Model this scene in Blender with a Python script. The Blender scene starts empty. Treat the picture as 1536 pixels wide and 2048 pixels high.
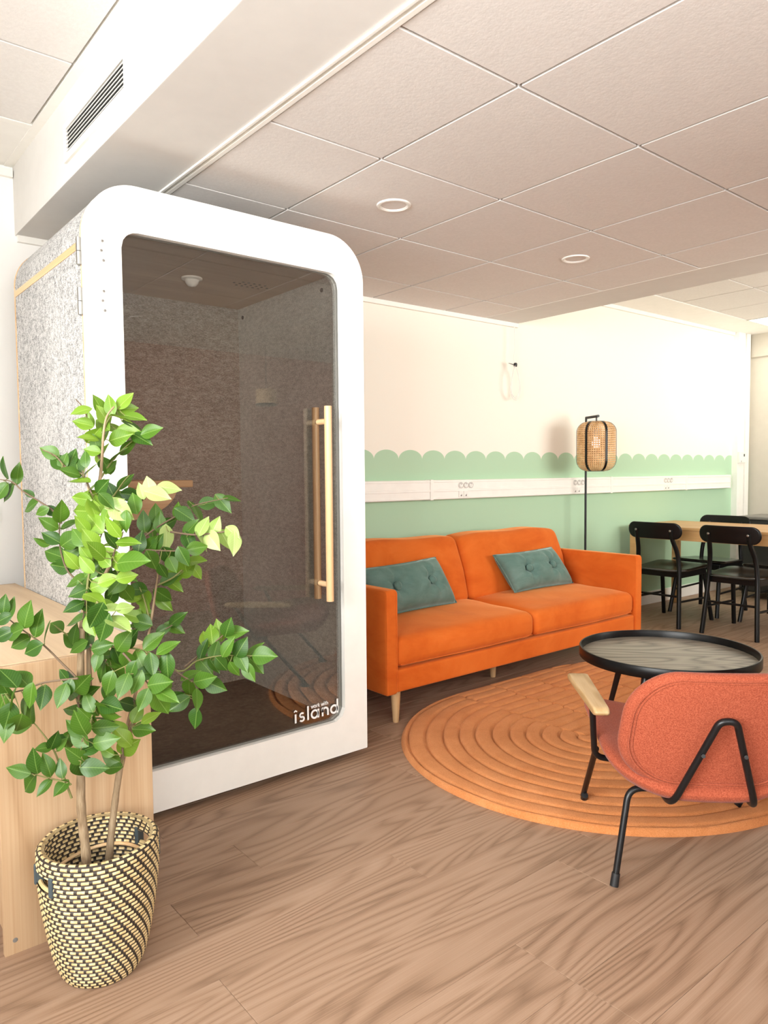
import bpy, bmesh, math, random
from mathutils import Vector, Matrix, Quaternion
random.seed(7)
C = bpy.context.scene.collection
S = bpy.context.scene
PI = math.pi

# ------------------------------------------------------------------ camera
CAM_Z = 1.178
YAW, PITCH, ROLL, FPX = 0.687182, -0.0538068, -0.00837378, 1462.72
cd = bpy.data.cameras.new('camera'); cam = bpy.data.objects.new('camera', cd); C.objects.link(cam)
cd.sensor_fit = 'HORIZONTAL'; cd.sensor_width = 36.0; cd.lens = 36.0*FPX/1536.0
cd.clip_start = 0.02
fw = Vector((math.sin(YAW)*math.cos(PITCH), math.cos(YAW)*math.cos(PITCH), math.sin(PITCH)))
r0 = Vector((math.cos(YAW), -math.sin(YAW), 0)); u0 = r0.cross(fw)
rt = r0*math.cos(ROLL)+u0*math.sin(ROLL); up = -r0*math.sin(ROLL)+u0*math.cos(ROLL)
m = Matrix((rt, up, -fw)).transposed().to_4x4(); m.translation = (0, 0, CAM_Z)
cam.matrix_world = m
S.camera = cam

# ------------------------------------------------------------------ world, lights, exposure
S.view_settings.view_transform = 'Standard'; S.view_settings.look = 'None'
S.view_settings.gamma = 1.0; S.view_settings.use_curve_mapping = False
S.view_settings.exposure = 0.92
S.cycles.use_denoising = True
S.cycles.max_bounces = 10; S.cycles.diffuse_bounces = 6; S.cycles.glossy_bounces = 5
S.cycles.transmission_bounces = 6; S.cycles.transparent_max_bounces = 16
S.cycles.sample_clamp_indirect = 6.0
S.cycles.caustics_reflective = False; S.cycles.caustics_refractive = False
wd = bpy.data.worlds.new('sky'); S.world = wd; wd.use_nodes = True
wd.node_tree.nodes['Background'].inputs[0].default_value = (0.93, 0.97, 1.0, 1)
wd.node_tree.nodes['Background'].inputs[1].default_value = 1.5

def area(name, loc, rot, sx, sy, power, col):
    l = bpy.data.lights.new(name, 'AREA'); l.shape = 'RECTANGLE'; l.size = sx; l.size_y = sy
    l.energy = power; l.color = col
    o = bpy.data.objects.new(name, l); C.objects.link(o); o.location = loc; o.rotation_euler = rot
    return o
# daylight just outside the unseen window openings
area('daylight_left', (-1.90, 0.15, 1.75), (0, math.radians(-90), math.radians(12)), 1.5, 2.5, 215, (1.0, 0.985, 0.96))
area('daylight_front_left', (-0.30, -1.40, 1.66), (math.radians(90), 0, 0), 2.2, 1.4, 58, (1.0, 0.98, 0.95))
area('daylight_front_right', (5.9, -1.40, 1.66), (math.radians(90), 0, 0), 2.8, 1.4, 88, (1.0, 0.965, 0.88))
# added upward fill lights outside the windows, there to brighten the ceiling
area('fill_up_left', (-2.3, 0.15, 0.45), (0, math.radians(-140), 0), 1.6, 2.6, 22, (1.0, 0.96, 0.90))
area('fill_up_front_left', (-0.30, -1.80, 0.45), (math.radians(140), 0, math.radians(-15)), 2.6, 1.6, 90, (1.0, 0.955, 0.90))
area('fill_up_front_right', (5.9, -1.80, 0.45), (math.radians(140), 0, 0), 2.9, 1.6, 235, (1.0, 0.95, 0.86))

# ------------------------------------------------------------------ materials
MATS = {}
def new_mat(name):
    mt = bpy.data.materials.new(name); mt.use_nodes = True
    MATS[name] = mt
    nt = mt.node_tree
    return mt, nt, nt.nodes['Principled BSDF']
def N(nt, t, **kw):
    n = nt.nodes.new(t)
    for k, v in kw.items():
        if hasattr(n, k): setattr(n, k, v)
        else: n.inputs[k.replace('_', ' ')].default_value = v
    return n
def L(nt, a, b): nt.links.new(a, b)
def ramp(nt, fac, stops):
    r = nt.nodes.new('ShaderNodeValToRGB'); e = r.color_ramp.elements
    while len(e) < len(stops): e.new(0.5)
    for i, (p, c) in enumerate(stops):
        e[i].position = p; e[i].color = (c[0], c[1], c[2], 1)
    L(nt, fac, r.inputs[0]); return r.outputs[0]
def math_n(nt, op, a, b=None, c=None):
    n = nt.nodes.new('ShaderNodeMath'); n.operation = op
    for i, v in enumerate((a, b, c)):
        if v is None: continue
        if isinstance(v, (int, float)): n.inputs[i].default_value = v
        else: L(nt, v, n.inputs[i])
    return n.outputs[0]
def coords(nt, scale=(1, 1, 1), rnd=0.0, rot=(0, 0, 0), kind='Object'):
    tc = nt.nodes.new('ShaderNodeTexCoord'); mp = nt.nodes.new('ShaderNodeMapping')
    mp.inputs['Scale'].default_value = scale; mp.inputs['Rotation'].default_value = rot
    L(nt, tc.outputs[kind], mp.inputs['Vector'])
    if rnd:
        oi = nt.nodes.new('ShaderNodeObjectInfo'); cb = nt.nodes.new('ShaderNodeCombineXYZ')
        v = math_n(nt, 'MULTIPLY', oi.outputs['Random'], rnd)
        L(nt, v, cb.inputs[0]); L(nt, v, cb.inputs[1]); L(nt, v, cb.inputs[2])
        L(nt, cb.outputs[0], mp.inputs['Location'])
    return mp.outputs[0]
def noise(nt, vec, scale, detail=3.0, rough=0.55, dist=0.0):
    n = nt.nodes.new('ShaderNodeTexNoise'); n.inputs['Scale'].default_value = scale
    n.inputs['Detail'].default_value = detail; n.inputs['Roughness'].default_value = rough
    n.inputs['Distortion'].default_value = dist
    if vec is not None: L(nt, vec, n.inputs['Vector'])
    return n.outputs['Fac']
def bump(nt, h, b, strength=0.3, dist=0.002):
    n = nt.nodes.new('ShaderNodeBump'); n.inputs['Strength'].default_value = strength
    n.inputs['Distance'].default_value = dist
    L(nt, h, n.inputs['Height']); L(nt, n.outputs[0], b.inputs['Normal'])
def plain(name, col, rough=0.5, metal=0.0, spec=0.5, var=0.0, sheen=0.0):
    mt, nt, b = new_mat(name)
    b.inputs['Base Color'].default_value = (*col, 1); b.inputs['Roughness'].default_value = rough
    b.inputs['Metallic'].default_value = metal; b.inputs['Specular IOR Level'].default_value = spec
    f = noise(nt, coords(nt), 14.0, 4.0)
    v = max(var, 0.02)
    c = ramp(nt, f, [(0.3, [x*(1-v) for x in col]), (0.7, [min(1, x*(1+v)) for x in col])])
    L(nt, c, b.inputs['Base Color'])
    if sheen:
        b.inputs['Sheen Weight'].default_value = sheen; b.inputs['Sheen Roughness'].default_value = 0.4
    return mt
def wood(name, dark, mid, light, along='X', rings=7.0, gl=1.1, gw=7.0, rough=0.5, rnd=37.0, fibre=1.0, spec=0.4, ringmix=0.55, bmp=0.15, k=9.0, rpow=1.6):
    """grain along one object axis: contour-line rings, fibres, pores"""
    mt, nt, b = new_mat(name)
    rot = {'X': (0, 0, 0), 'Y': (0, 0, PI/2), 'Z': (0, PI/2, 0)}[along]
    sc = {'X': (gl, gw, gw), 'Y': (gw, gl, gw), 'Z': (gw, gw, gl)}[along]
    v = coords(nt, sc, rnd)
    n1 = noise(nt, v, 0.55, 2.0, 0.5, 0.25)
    ring = math_n(nt, 'SINE', math_n(nt, 'MULTIPLY', n1, rings*2*PI))
    ring = math_n(nt, 'MULTIPLY_ADD', ring, 0.5, 0.5)
    ring = math_n(nt, 'POWER', ring, rpow)
    sc2 = tuple(s*k if s != gl else s*1.6 for s in sc)
    fb = noise(nt, coords(nt, sc2, rnd), 1.6, 4.0, 0.6, 0.1)
    big = noise(nt, coords(nt, tuple(x*0.35 for x in sc), rnd), 0.8, 2.0)
    t = math_n(nt, 'MULTIPLY', ring, ringmix)
    t = math_n(nt, 'ADD', t, math_n(nt, 'MULTIPLY', math_n(nt, 'SUBTRACT', fb, 0.5), 0.9*fibre))
    t = math_n(nt, 'ADD', t, math_n(nt, 'MULTIPLY', math_n(nt, 'SUBTRACT', big, 0.5), 0.7))
    t = math_n(nt, 'ADD', t, 0.5-ringmix*0.5)
    c = ramp(nt, t, [(0.05, dark), (0.5, mid), (0.95, light)])
    L(nt, c, b.inputs['Base Color']); b.inputs['Roughness'].default_value = rough
    b.inputs['Specular IOR Level'].default_value = spec
    bump(nt, fb, b, bmp, 0.001)
    return mt
def velvet(name, dark, mid, light, sheen=0.5, tint=(1, .6, .4), rnd=0.0, s=3.0):
    mt, nt, b = new_mat(name)
    v = coords(nt, (1, 1, 1.6), rnd)
    f = noise(nt, v, s, 5.0, 0.62, 0.6)
    c = ramp(nt, f, [(0.30, dark), (0.5, mid), (0.72, light)])
    L(nt, c, b.inputs['Base Color']); b.inputs['Roughness'].default_value = 0.85
    b.inputs['Specular IOR Level'].default_value = 0.15
    b.inputs['Sheen Weight'].default_value = sheen; b.inputs['Sheen Roughness'].default_value = 0.35
    b.inputs['Sheen Tint'].default_value = (*tint, 1)
    bump(nt, noise(nt, coords(nt), 420.0, 2.0), b, 0.12, 0.001)
    return mt

M = MATS
plain('white_paint', (0.86, 0.84, 0.80), 0.6)
plain('trim_white', (0.88, 0.86, 0.81), 0.45)
plain('plaster_grey', (0.70, 0.68, 0.65), 0.8)
plain('plaster_beige', (0.56, 0.52, 0.44), 0.8)
plain('black_metal', (0.005, 0.005, 0.006), 0.36, 0.0, 0.4)
plain('black_stain', (0.003, 0.003, 0.003), 0.36, 0.0, 0.28)
plain('black_seat', (0.008, 0.008, 0.007), 0.24, 0.0, 0.7)
plain('rubber', (0.008, 0.008, 0.009), 0.55)
plain('steel', (0.36, 0.35, 0.33), 0.35, 1.0)
plain('dark_void', (0.01, 0.01, 0.01), 0.9)
plain('plastic_white', (0.84, 0.82, 0.78), 0.35)
plain('screen_dark', (0.06, 0.06, 0.055), 0.2)
plain('socket_grey', (0.22, 0.21, 0.20), 0.5)
plain('strap_leather', (0.055, 0.075, 0.085), 0.55)
plain('soil', (0.035, 0.025, 0.02), 0.95, var=0.4)
plain('dark_grey_laminate', (0.20, 0.19, 0.175), 0.45)
plain('charcoal_body', (0.02, 0.02, 0.018), 0.6)
plain('terracotta_paint', (0.58, 0.23, 0.165), 0.8)
plain('door_white', (0.90, 0.885, 0.835), 0.40)
plain('letter_white', (0.92, 0.92, 0.90), 0.6)
plain('clay_fabric', (0.33, 0.075, 0.036), 0.92, 0, 0.15, 0.10, 0.12)
plain('diffuser', (0.70, 0.66, 0.60), 0.5)
# knitted look on the armchair fabric
_b = M['clay_fabric'].node_tree
_f = noise(_b, coords(_b), 300.0, 3.0, 0.8)
bump(_b, _f, _b.nodes['Principled BSDF'], 0.6, 0.002)
L(_b, ramp(_b, _f, [(0.38, (0.26, 0.052, 0.025)), (0.5, (0.34, 0.076, 0.037)), (0.62, (0.43, 0.112, 0.059))]), _b.nodes['Principled BSDF'].inputs['Base Color'])
wood('floor_wood', (0.145, 0.082, 0.048), (0.325, 0.206, 0.134), (0.43, 0.292, 0.205), 'X', 24.0, 0.75, 7.0, 0.5, 53.0, 0.75, 0.3, 0.34, 0.12, 34.0, 0.55)
wood('oak_light', (0.36, 0.215, 0.11), (0.48, 0.315, 0.18), (0.56, 0.395, 0.245), 'Z', 16.0, 0.5, 6.0, 0.5, 11.0, 0.9, 0.35, 0.36, 0.1, 30.0, 0.5)
wood('oak_top', (0.55, 0.38, 0.22), (0.68, 0.50, 0.31), (0.76, 0.59, 0.40), 'Y', 5.0, 0.7, 6.0, 0.42, 11.0, 0.7, 0.4, 0.3)
wood('oak_table', (0.48, 0.27, 0.105), (0.60, 0.36, 0.155), (0.70, 0.46, 0.23), 'Y', 5.0, 0.7, 6.0, 0.45, 11.0, 0.6, 0.4, 0.25)
wood('oak_leg', (0.50, 0.31, 0.14), (0.62, 0.40, 0.20), (0.72, 0.50, 0.28), 'Z', 5.0, 0.9, 9.0, 0.45, 11.0, 0.6, 0.4, 0.25)
wood('beech_bar', (0.62, 0.36, 0.17), (0.76, 0.48, 0.25), (0.84, 0.58, 0.34), 'Z', 3.0, 0.6, 12.0, 0.4, 3.0, 0.8, 0.4, 0.15)
wood('arm_wood', (0.32, 0.19, 0.075), (0.48, 0.31, 0.145), (0.58, 0.41, 0.225), 'Y', 7.0, 2.2, 16.0, 0.42, 5.0, 0.6, 0.4, 0.45)
wood('plywood_edge', (0.60, 0.36, 0.17), (0.74, 0.48, 0.25), (0.82, 0.58, 0.34), 'Y', 4.0, 0.7, 10.0, 0.5, 3.0)
wood('shelf_wood', (0.55, 0.33, 0.17), (0.70, 0.45, 0.26), (0.78, 0.55, 0.35), 'X', 4.0, 1.4, 8.0, 0.5, 3.0)
wood('tray_wood', (0.018, 0.015, 0.010), (0.19, 0.165, 0.125), (0.34, 0.30, 0.24), 'X', 20.0, 1.3, 6.0, 0.34, 3.0, 0.9, 0.5, 0.55, 0.1, 22.0, 0.5)
wood('booth_ceiling', (0.42, 0.29, 0.18), (0.50, 0.36, 0.23), (0.57, 0.42, 0.28), 'X', 3.0, 0.8, 5.0, 0.5, 3.0)
wood('bark', (0.16, 0.10, 0.055), (0.30, 0.215, 0.13), (0.42, 0.32, 0.21), 'Z', 3.0, 14.0, 50.0, 0.9, 3.0, 1.4, 0.2, 0.3, 0.6)
plain('twig', (0.17, 0.17, 0.05), 0.7)
plain('twig_brown', (0.13, 0.085, 0.05), 0.8)
velvet('orange_velvet', (0.56, 0.100, 0.011), (0.64, 0.134, 0.017), (0.70, 0.165, 0.026), 0.5, (1, .50, .20))
velvet('teal_velvet', (0.090, 0.165, 0.140), (0.115, 0.198, 0.170), (0.150, 0.240, 0.210), 0.5, (.7, .9, .85), 3.0, 9.0)

def felt(name, stops, sc=330.0, st=(1, 1, 1)):
    mt, nt, b = new_mat(name)
    v = coords(nt, st)
    f1 = noise(nt, v, sc, 2.0, 0.75); f2 = noise(nt, v, sc*0.22, 3.0, 0.6); f3 = noise(nt, coords(nt, rnd=31.0), 3.0, 3.0)
    t = math_n(nt, 'ADD', math_n(nt, 'MULTIPLY', f1, 0.62), math_n(nt, 'MULTIPLY', f2, 0.28))
    t = math_n(nt, 'ADD', t, math_n(nt, 'MULTIPLY', f3, 0.10))
    L(nt, ramp(nt, t, stops), b.inputs['Base Color']); b.inputs['Roughness'].default_value = 0.95
    b.inputs['Specular IOR Level'].default_value = 0.1
    bump(nt, f1, b, 0.3, 0.002)
felt('felt_grey', [(0.40, (0.15, 0.148, 0.147)), (0.48, (0.38, 0.375, 0.37)), (0.55, (0.64, 0.63, 0.615))], 290.0)
felt('felt_inner_lit', [(0.38, (0.40, 0.405, 0.39)), (0.5, (0.66, 0.67, 0.645)), (0.60, (0.88, 0.89, 0.86))], 150.0, (1, 1, 2.6))  # side felt lightened to stand in for daylight reaching these walls
felt('felt_inner_dim', [(0.38, (0.17, 0.15, 0.13)), (0.5, (0.29, 0.26, 0.23)), (0.60, (0.44, 0.41, 0.37))], 150.0, (1, 1, 2.6))  # darker than the side felt: the back wall's shade put into the colour
felt('carpet_dark', [(0.36, (0.012, 0.010, 0.008)), (0.5, (0.028, 0.024, 0.019)), (0.62, (0.05, 0.044, 0.037))], 60.0)
felt('ceiling_tile', [(0.34, (0.735, 0.705, 0.68)), (0.5, (0.765, 0.735, 0.71)), (0.62, (0.79, 0.76, 0.735))], 60.0)
plain('grid_shade', (0.30, 0.275, 0.25), 0.6)  # runners coloured dark to carry the shadow gap between tiles

def glass_mat(name, tint, ior=1.5, rmul=1.0):
    mt = bpy.data.materials.new(name); mt.use_nodes = True; MATS[name] = mt
    nt = mt.node_tree; nt.nodes.clear()
    out = N(nt, 'ShaderNodeOutputMaterial'); mix = N(nt, 'ShaderNodeMixShader')
    tr = N(nt, 'ShaderNodeBsdfTransparent'); gl = N(nt, 'ShaderNodeBsdfGlossy')
    tr.inputs[0].default_value = (*tint, 1); gl.inputs['Roughness'].default_value = 0.0
    gl.inputs[0].default_value = (1, 1, 1, 1)
    fr = N(nt, 'ShaderNodeFresnel'); fr.inputs[0].default_value = ior
    L(nt, math_n(nt, 'MULTIPLY', fr.outputs[0], rmul), mix.inputs[0])
    L(nt, tr.outputs[0], mix.inputs[1]); L(nt, gl.outputs[0], mix.inputs[2])
    L(nt, mix.outputs[0], out.inputs[0])
glass_mat('booth_glass', (0.94, 0.93, 0.905), 1.5, 1.3)
glass_mat('clear_glass', (0.94, 0.95, 0.95), 1.45, 1.0)

def leaf_mat(name, dark, light, vein):
    mt = bpy.data.materials.new(name); mt.use_nodes = True; MATS[name] = mt
    nt = mt.node_tree; b = nt.nodes['Principled BSDF']
    tc = N(nt, 'ShaderNodeTexCoord'); sp = N(nt, 'ShaderNodeSeparateXYZ'); L(nt, tc.outputs['Object'], sp.inputs[0])
    ax = math_n(nt, 'ABSOLUTE', sp.outputs[1])
    oi = N(nt, 'ShaderNodeObjectInfo')
    mid = math_n(nt, 'LESS_THAN', ax, 0.012)
    ph = math_n(nt, 'SINE', math_n(nt, 'MULTIPLY', math_n(nt, 'SUBTRACT', sp.outputs[0], math_n(nt, 'MULTIPLY', ax, 0.9)), 62.0))
    side = math_n(nt, 'GREATER_THAN', ph, 0.965)
    base = ramp(nt, oi.outputs['Random'], [(0.0, dark), (1.0, light)])
    mx = N(nt, 'ShaderNodeMix', data_type='RGBA'); L(nt, base, mx.inputs[6]); mx.inputs[7].default_value = (*vein, 1)
    L(nt, math_n(nt, 'MULTIPLY', math_n(nt, 'MAXIMUM', mid, math_n(nt, 'MULTIPLY', side, 0.45)), 0.55), mx.inputs[0])
    L(nt, mx.outputs[2], b.inputs['Base Color']); b.inputs['Roughness'].default_value = 0.40
    b.inputs['Specular IOR Level'].default_value = 0.4
    out = nt.nodes['Material Output']; tl = N(nt, 'ShaderNodeBsdfTranslucent'); ms = N(nt, 'ShaderNodeMixShader')
    L(nt, mx.outputs[2], tl.inputs[0]); ms.inputs[0].default_value = 0.28
    L(nt, b.outputs[0], ms.inputs[1]); L(nt, tl.outputs[0], ms.inputs[2]); L(nt, ms.outputs[0], out.inputs[0])
leaf_mat('leaf_green', (0.022, 0.075, 0.006), (0.075, 0.170, 0.014), (0.20, 0.32, 0.07))
leaf_mat('leaf_light', (0.105, 0.215, 0.012), (0.20, 0.33, 0.03), (0.36, 0.48, 0.12))
leaf_mat('leaf_pale', (0.24, 0.36, 0.075), (0.38, 0.48, 0.17), (0.52, 0.60, 0.30))

# painted wall: cream above, scalloped green below (flat paint)
mt, nt, b = new_mat('scallop_paint')
tc = N(nt, 'ShaderNodeTexCoord'); sp = N(nt, 'ShaderNodeSeparateXYZ'); L(nt, tc.outputs['Object'], sp.inputs[0])
PER, X0S, ZV, ZP = 0.1982, 2.831, 1.262, 1.322
fr = math_n(nt, 'FRACT', math_n(nt, 'DIVIDE', math_n(nt, 'SUBTRACT', sp.outputs[0], X0S-PER*40), PER))
uu = math_n(nt, 'MULTIPLY_ADD', fr, 2.0, -1.0)
arc = math_n(nt, 'SQRT', math_n(nt, 'MAXIMUM', math_n(nt, 'SUBTRACT', 1.0, math_n(nt, 'MULTIPLY', uu, uu)), 0.0))
edge = math_n(nt, 'MULTIPLY_ADD', arc, ZP-ZV, ZV)
isg = math_n(nt, 'MULTIPLY', math_n(nt, 'LESS_THAN', sp.outputs[2], edge), math_n(nt, 'GREATER_THAN', sp.outputs[0], 1.1))
m0 = N(nt, 'ShaderNodeMix', data_type='RGBA'); m0.inputs[6].default_value = (0.92, 0.91, 0.885, 1); m0.inputs[7].default_value = (0.88, 0.835, 0.745, 1)
L(nt, math_n(nt, 'GREATER_THAN', sp.outputs[0], 1.1), m0.inputs[0])
mx = N(nt, 'ShaderNodeMix', data_type='RGBA'); L(nt, m0.outputs[2], mx.inputs[6]); mx.inputs[7].default_value = (0.425, 0.62, 0.43, 1)
L(nt, isg, mx.inputs[0]); L(nt, mx.outputs[2], b.inputs['Base Color']); b.inputs['Roughness'].default_value = 0.7
bump(nt, noise(nt, coords(nt), 140.0, 3.0), b, 0.04, 0.001)

# basket weave: coil rows of straw blocks parted by dark stitches
mt, nt, b = new_mat('weave')
uv = N(nt, 'ShaderNodeUVMap'); sp = N(nt, 'ShaderNodeSeparateXYZ'); L(nt, uv.outputs[0], sp.inputs[0])
row = math_n(nt, 'FLOOR', sp.outputs[1])
fu = math_n(nt, 'FRACT', math_n(nt, 'ADD', sp.outputs[0], math_n(nt, 'MULTIPLY', row, 0.31)))
fv = math_n(nt, 'FRACT', sp.outputs[1])
dk = math_n(nt, 'LESS_THAN', fu, 0.32)
ed = math_n(nt, 'GREATER_THAN', math_n(nt, 'ABSOLUTE', math_n(nt, 'SUBTRACT', fv, 0.5)), 0.345)
thin = math_n(nt, 'LESS_THAN', math_n(nt, 'FRACT', math_n(nt, 'MULTIPLY', fu, 3.0)), 0.10)
d1 = math_n(nt, 'MAXIMUM', dk, ed)
vv = noise(nt, coords(nt), 60.0, 2.0)
straw = ramp(nt, vv, [(0.3, (0.52, 0.37, 0.16)), (0.6, (0.74, 0.58, 0.31))])
ms_ = N(nt, 'ShaderNodeMix', data_type='RGBA'); L(nt, math_n(nt, 'MULTIPLY', thin, 0.45), ms_.inputs[0]); L(nt, straw, ms_.inputs[6]); ms_.inputs[7].default_value = (0.16, 0.10, 0.05, 1)
mx = N(nt, 'ShaderNodeMix', data_type='RGBA'); L(nt, d1, mx.inputs[0]); L(nt, ms_.outputs[2], mx.inputs[6]); mx.inputs[7].default_value = (0.028, 0.018, 0.012, 1)
L(nt, mx.outputs[2], b.inputs['Base Color']); b.inputs['Roughness'].default_value = 0.6

# rug
mt, nt, b = new_mat('rug_pile')
f = noise(nt, coords(nt), 9.0, 4.0, 0.6, 0.4); f2 = noise(nt, coords(nt), 240.0, 3.0, 0.75)
t = math_n(nt, 'ADD', math_n(nt, 'MULTIPLY', f, 0.42), math_n(nt, 'MULTIPLY', f2, 0.58))
L(nt, ramp(nt, t, [(0.34, (0.54, 0.182, 0.054)), (0.5, (0.65, 0.245, 0.084)), (0.66, (0.74, 0.305, 0.12))]), b.inputs['Base Color'])
b.inputs['Roughness'].default_value = 0.95; b.inputs['Specular IOR Level'].default_value = 0.1
b.inputs['Sheen Weight'].default_value = 0.3; b.inputs['Sheen Tint'].default_value = (1, .6, .35, 1)
bump(nt, f2, b, 0.8, 0.005)

# woven cane with real see-through holes
mt = bpy.data.materials.new('cane'); mt.use_nodes = True; MATS['cane'] = mt
nt = mt.node_tree; b = nt.nodes['Principled BSDF']
uv = N(nt, 'ShaderNodeUVMap'); sp = N(nt, 'ShaderNodeSeparateXYZ'); L(nt, uv.outputs[0], sp.inputs[0])
a1 = math_n(nt, 'ABSOLUTE', math_n(nt, 'SUBTRACT', math_n(nt, 'FRACT', sp.outputs[0]), 0.5))
a2 = math_n(nt, 'ABSOLUTE', math_n(nt, 'SUBTRACT', math_n(nt, 'FRACT', sp.outputs[1]), 0.5))
hole = math_n(nt, 'LESS_THAN', math_n(nt, 'ADD', math_n(nt, 'MULTIPLY', a1, a1), math_n(nt, 'MULTIPLY', a2, a2)), 0.085)
L(nt, ramp(nt, noise(nt, coords(nt), 25.0, 3.0), [(0.3, (0.55, 0.30, 0.12)), (0.7, (0.74, 0.47, 0.22))]), b.inputs['Base Color'])
b.inputs['Roughness'].default_value = 0.55
tr = N(nt, 'ShaderNodeBsdfTransparent'); ms = N(nt, 'ShaderNodeMixShader'); L(nt, hole, ms.inputs[0])
L(nt, b.outputs[0], ms.inputs[1]); L(nt, tr.outputs[0], ms.inputs[2]); L(nt, ms.outputs[0], nt.nodes['Material Output'].inputs[0])

def emit_mat(name, col, strength):
    mt, nt, b = new_mat(name)
    b.inputs['Base Color'].default_value = (*col, 1)
    b.inputs['Emission Color'].default_value = (*col, 1); b.inputs['Emission Strength'].default_value = strength
emit_mat('led_panel', (1.0, 0.97, 0.88), 6.0)
emit_mat('bulb_glow', (0.92, 0.94, 1.0), 0.4)

# ------------------------------------------------------------------ mesh helpers
class MB:
    def __init__(s): s.v = []; s.f = []; s.uv = None; s.flat = set()
    def add(s, vs, fs):
        o = len(s.v); s.v += [tuple(x) for x in vs]; s.f += [tuple(i+o for i in f) for f in fs]; return s
    def box(s, x0, x1, y0, y1, z0, z1):
        v = [(x, y, z) for x in (x0, x1) for y in (y0, y1) for z in (z0, z1)]
        return s.add(v, [(0, 1, 3, 2), (4, 6, 7, 5), (0, 4, 5, 1), (2, 3, 7, 6), (0, 2, 6, 4), (1, 5, 7, 3)])
    def bbox(s, x0, x1, y0, y1, z0, z1, b=0.003, seg=2):
        """box with rounded edges"""
        bm = bmesh.new(); bmesh.ops.create_cube(bm, size=1.0)
        for v in bm.verts:
            v.co = Vector((x0+(v.co.x+.5)*(x1-x0), y0+(v.co.y+.5)*(y1-y0), z0+(v.co.z+.5)*(z1-z0)))
        bmesh.ops.bevel(bm, geom=bm.edges[:], offset=b, segments=seg, affect='EDGES', profile=0.6)
        bm.verts.index_update()
        bm.normal_update(); o = len(s.f)
        s.flat |= {o+i for i, f in enumerate(bm.faces) if max(abs(c) for c in f.normal) > .9999}
        s.add([v.co for v in bm.verts], [[v.index for v in f.verts] for f in bm.faces]); bm.free(); return s
    def tube(s, pts, r, seg=10, caps=True):
        P = [Vector(p) for p in pts]; n = len(P)
        R = r if isinstance(r, (list, tuple)) else [r]*n
        T = []
        for i in range(n):
            a = P[max(i-1, 0)]; c = P[min(i+1, n-1)]; t = c-a
            if 0 < i < n-1: t = (P[i]-a).normalized()+(c-P[i]).normalized()
            T.append(t.normalized())
        q = T[0].orthogonal().normalized(); vs = []; fs = []
        for i in range(n):
            if i:
                q = q-T[i]*q.dot(T[i])
                q = q.normalized() if q.length > 1e-6 else T[i].orthogonal().normalized()
            w = T[i].cross(q)
            k = 1.0
            if 0 < i < n-1:
                cs = max(0.5, T[i].dot((P[i+1]-P[i]).normalized())); k = 1.0/cs if cs < .98 else 1.0
            for j in range(seg):
                a = 2*PI*j/seg; vs.append(P[i]+(q*math.cos(a)+w*math.sin(a))*R[i])
        for i in range(n-1):
            for j in range(seg):
                k = (j+1) % seg; fs.append((i*seg+j, i*seg+k, (i+1)*seg+k, (i+1)*seg+j))
        if caps:
            fs.append(tuple(range(seg))[::-1]); fs.append(tuple((n-1)*seg+j for j in range(seg)))
        return s.add(vs, fs)
    def lathe(s, prof, c=(0, 0, 0), seg=48, closed=False):
        vs = []; fs = []; n = len(prof)
        for r, z in prof:
            for j in range(seg):
                a = 2*PI*j/seg; vs.append((c[0]+r*math.cos(a), c[1]+r*math.sin(a), c[2]+z))
        for i in range(n if closed else n-1):
            i2 = (i+1) % n
            for j in range(seg):
                k = (j+1) % seg; fs.append((i*seg+j, i*seg+k, i2*seg+k, i2*seg+j))
        if not closed:
            if prof[0][0] > 1e-6: fs.append(tuple(range(seg))[::-1])
            if prof[-1][0] > 1e-6: fs.append(tuple((n-1)*seg+j for j in range(seg)))
        return s.add(vs, fs)
    def prism(s, poly, fn, d0, d1):
        """extrude a 2-D polygon; fn(a, b, d) -> 3-D"""
        n = len(poly)
        vs = [fn(a, b, d0) for a, b in poly]+[fn(a, b, d1) for a, b in poly]
        fs = [tuple(range(n))[::-1], tuple(range(n, 2*n))]+[(i, (i+1) % n, n+(i+1) % n, n+i) for i in range(n)]
        return s.add(vs, fs)
    def ring(s, outer, inner, fn, d0, d1):
        """extruded ring between two outlines with equal counts"""
        n = len(outer)
        vs = []
        for d in (d0, d1):
            for poly in (outer, inner): vs += [fn(a, b, d) for a, b in poly]
        fs = []
        for i in range(n):
            j = (i+1) % n
            fs += [(i, n+i, n+j, j), (2*n+i, 2*n+j, 3*n+j, 3*n+i), (i, j, 2*n+j, 2*n+i), (n+i, 3*n+i, 3*n+j, n+j)]
        return s.add(vs, fs)
    def panel(s, poly, half, fn, rings=8, s0=0.75, pw=2.0):
        """thick panel with rounded rim: fn(a, b, d) maps outline plane + thickness to 3-D"""
        n = len(poly); cx = sum(p[0] for p in poly)/n; cy = sum(p[1] for p in poly)/n
        ss = [0.25, 0.5]+[s0+(1-s0)*math.sin(PI/2*i/(rings-1)) for i in range(rings)]
        vs = []; fs = []
        def hh(q): return half*max(0.0, 1-max(0.0, (q-s0)/(1-s0))**pw)**(1/pw)
        for side in (1, -1):
            base = len(vs); vs.append(fn(cx, cy, side*half))
            for q in ss:
                for a, b in poly: vs.append(fn(cx+(a-cx)*q, cy+(b-cy)*q, side*hh(q)))
            for j in range(n):
                k = (j+1) % n; t = (base, base+1+j, base+1+k); fs.append(t if side > 0 else t[::-1])
            for i in range(len(ss)-1):
                for j in range(n):
                    k = (j+1) % n; a0 = base+1+i*n; t = (a0+j, a0+n+j, a0+n+k, a0+k); fs.append(t if side > 0 else t[::-1])
        return s.add(vs, fs)
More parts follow.
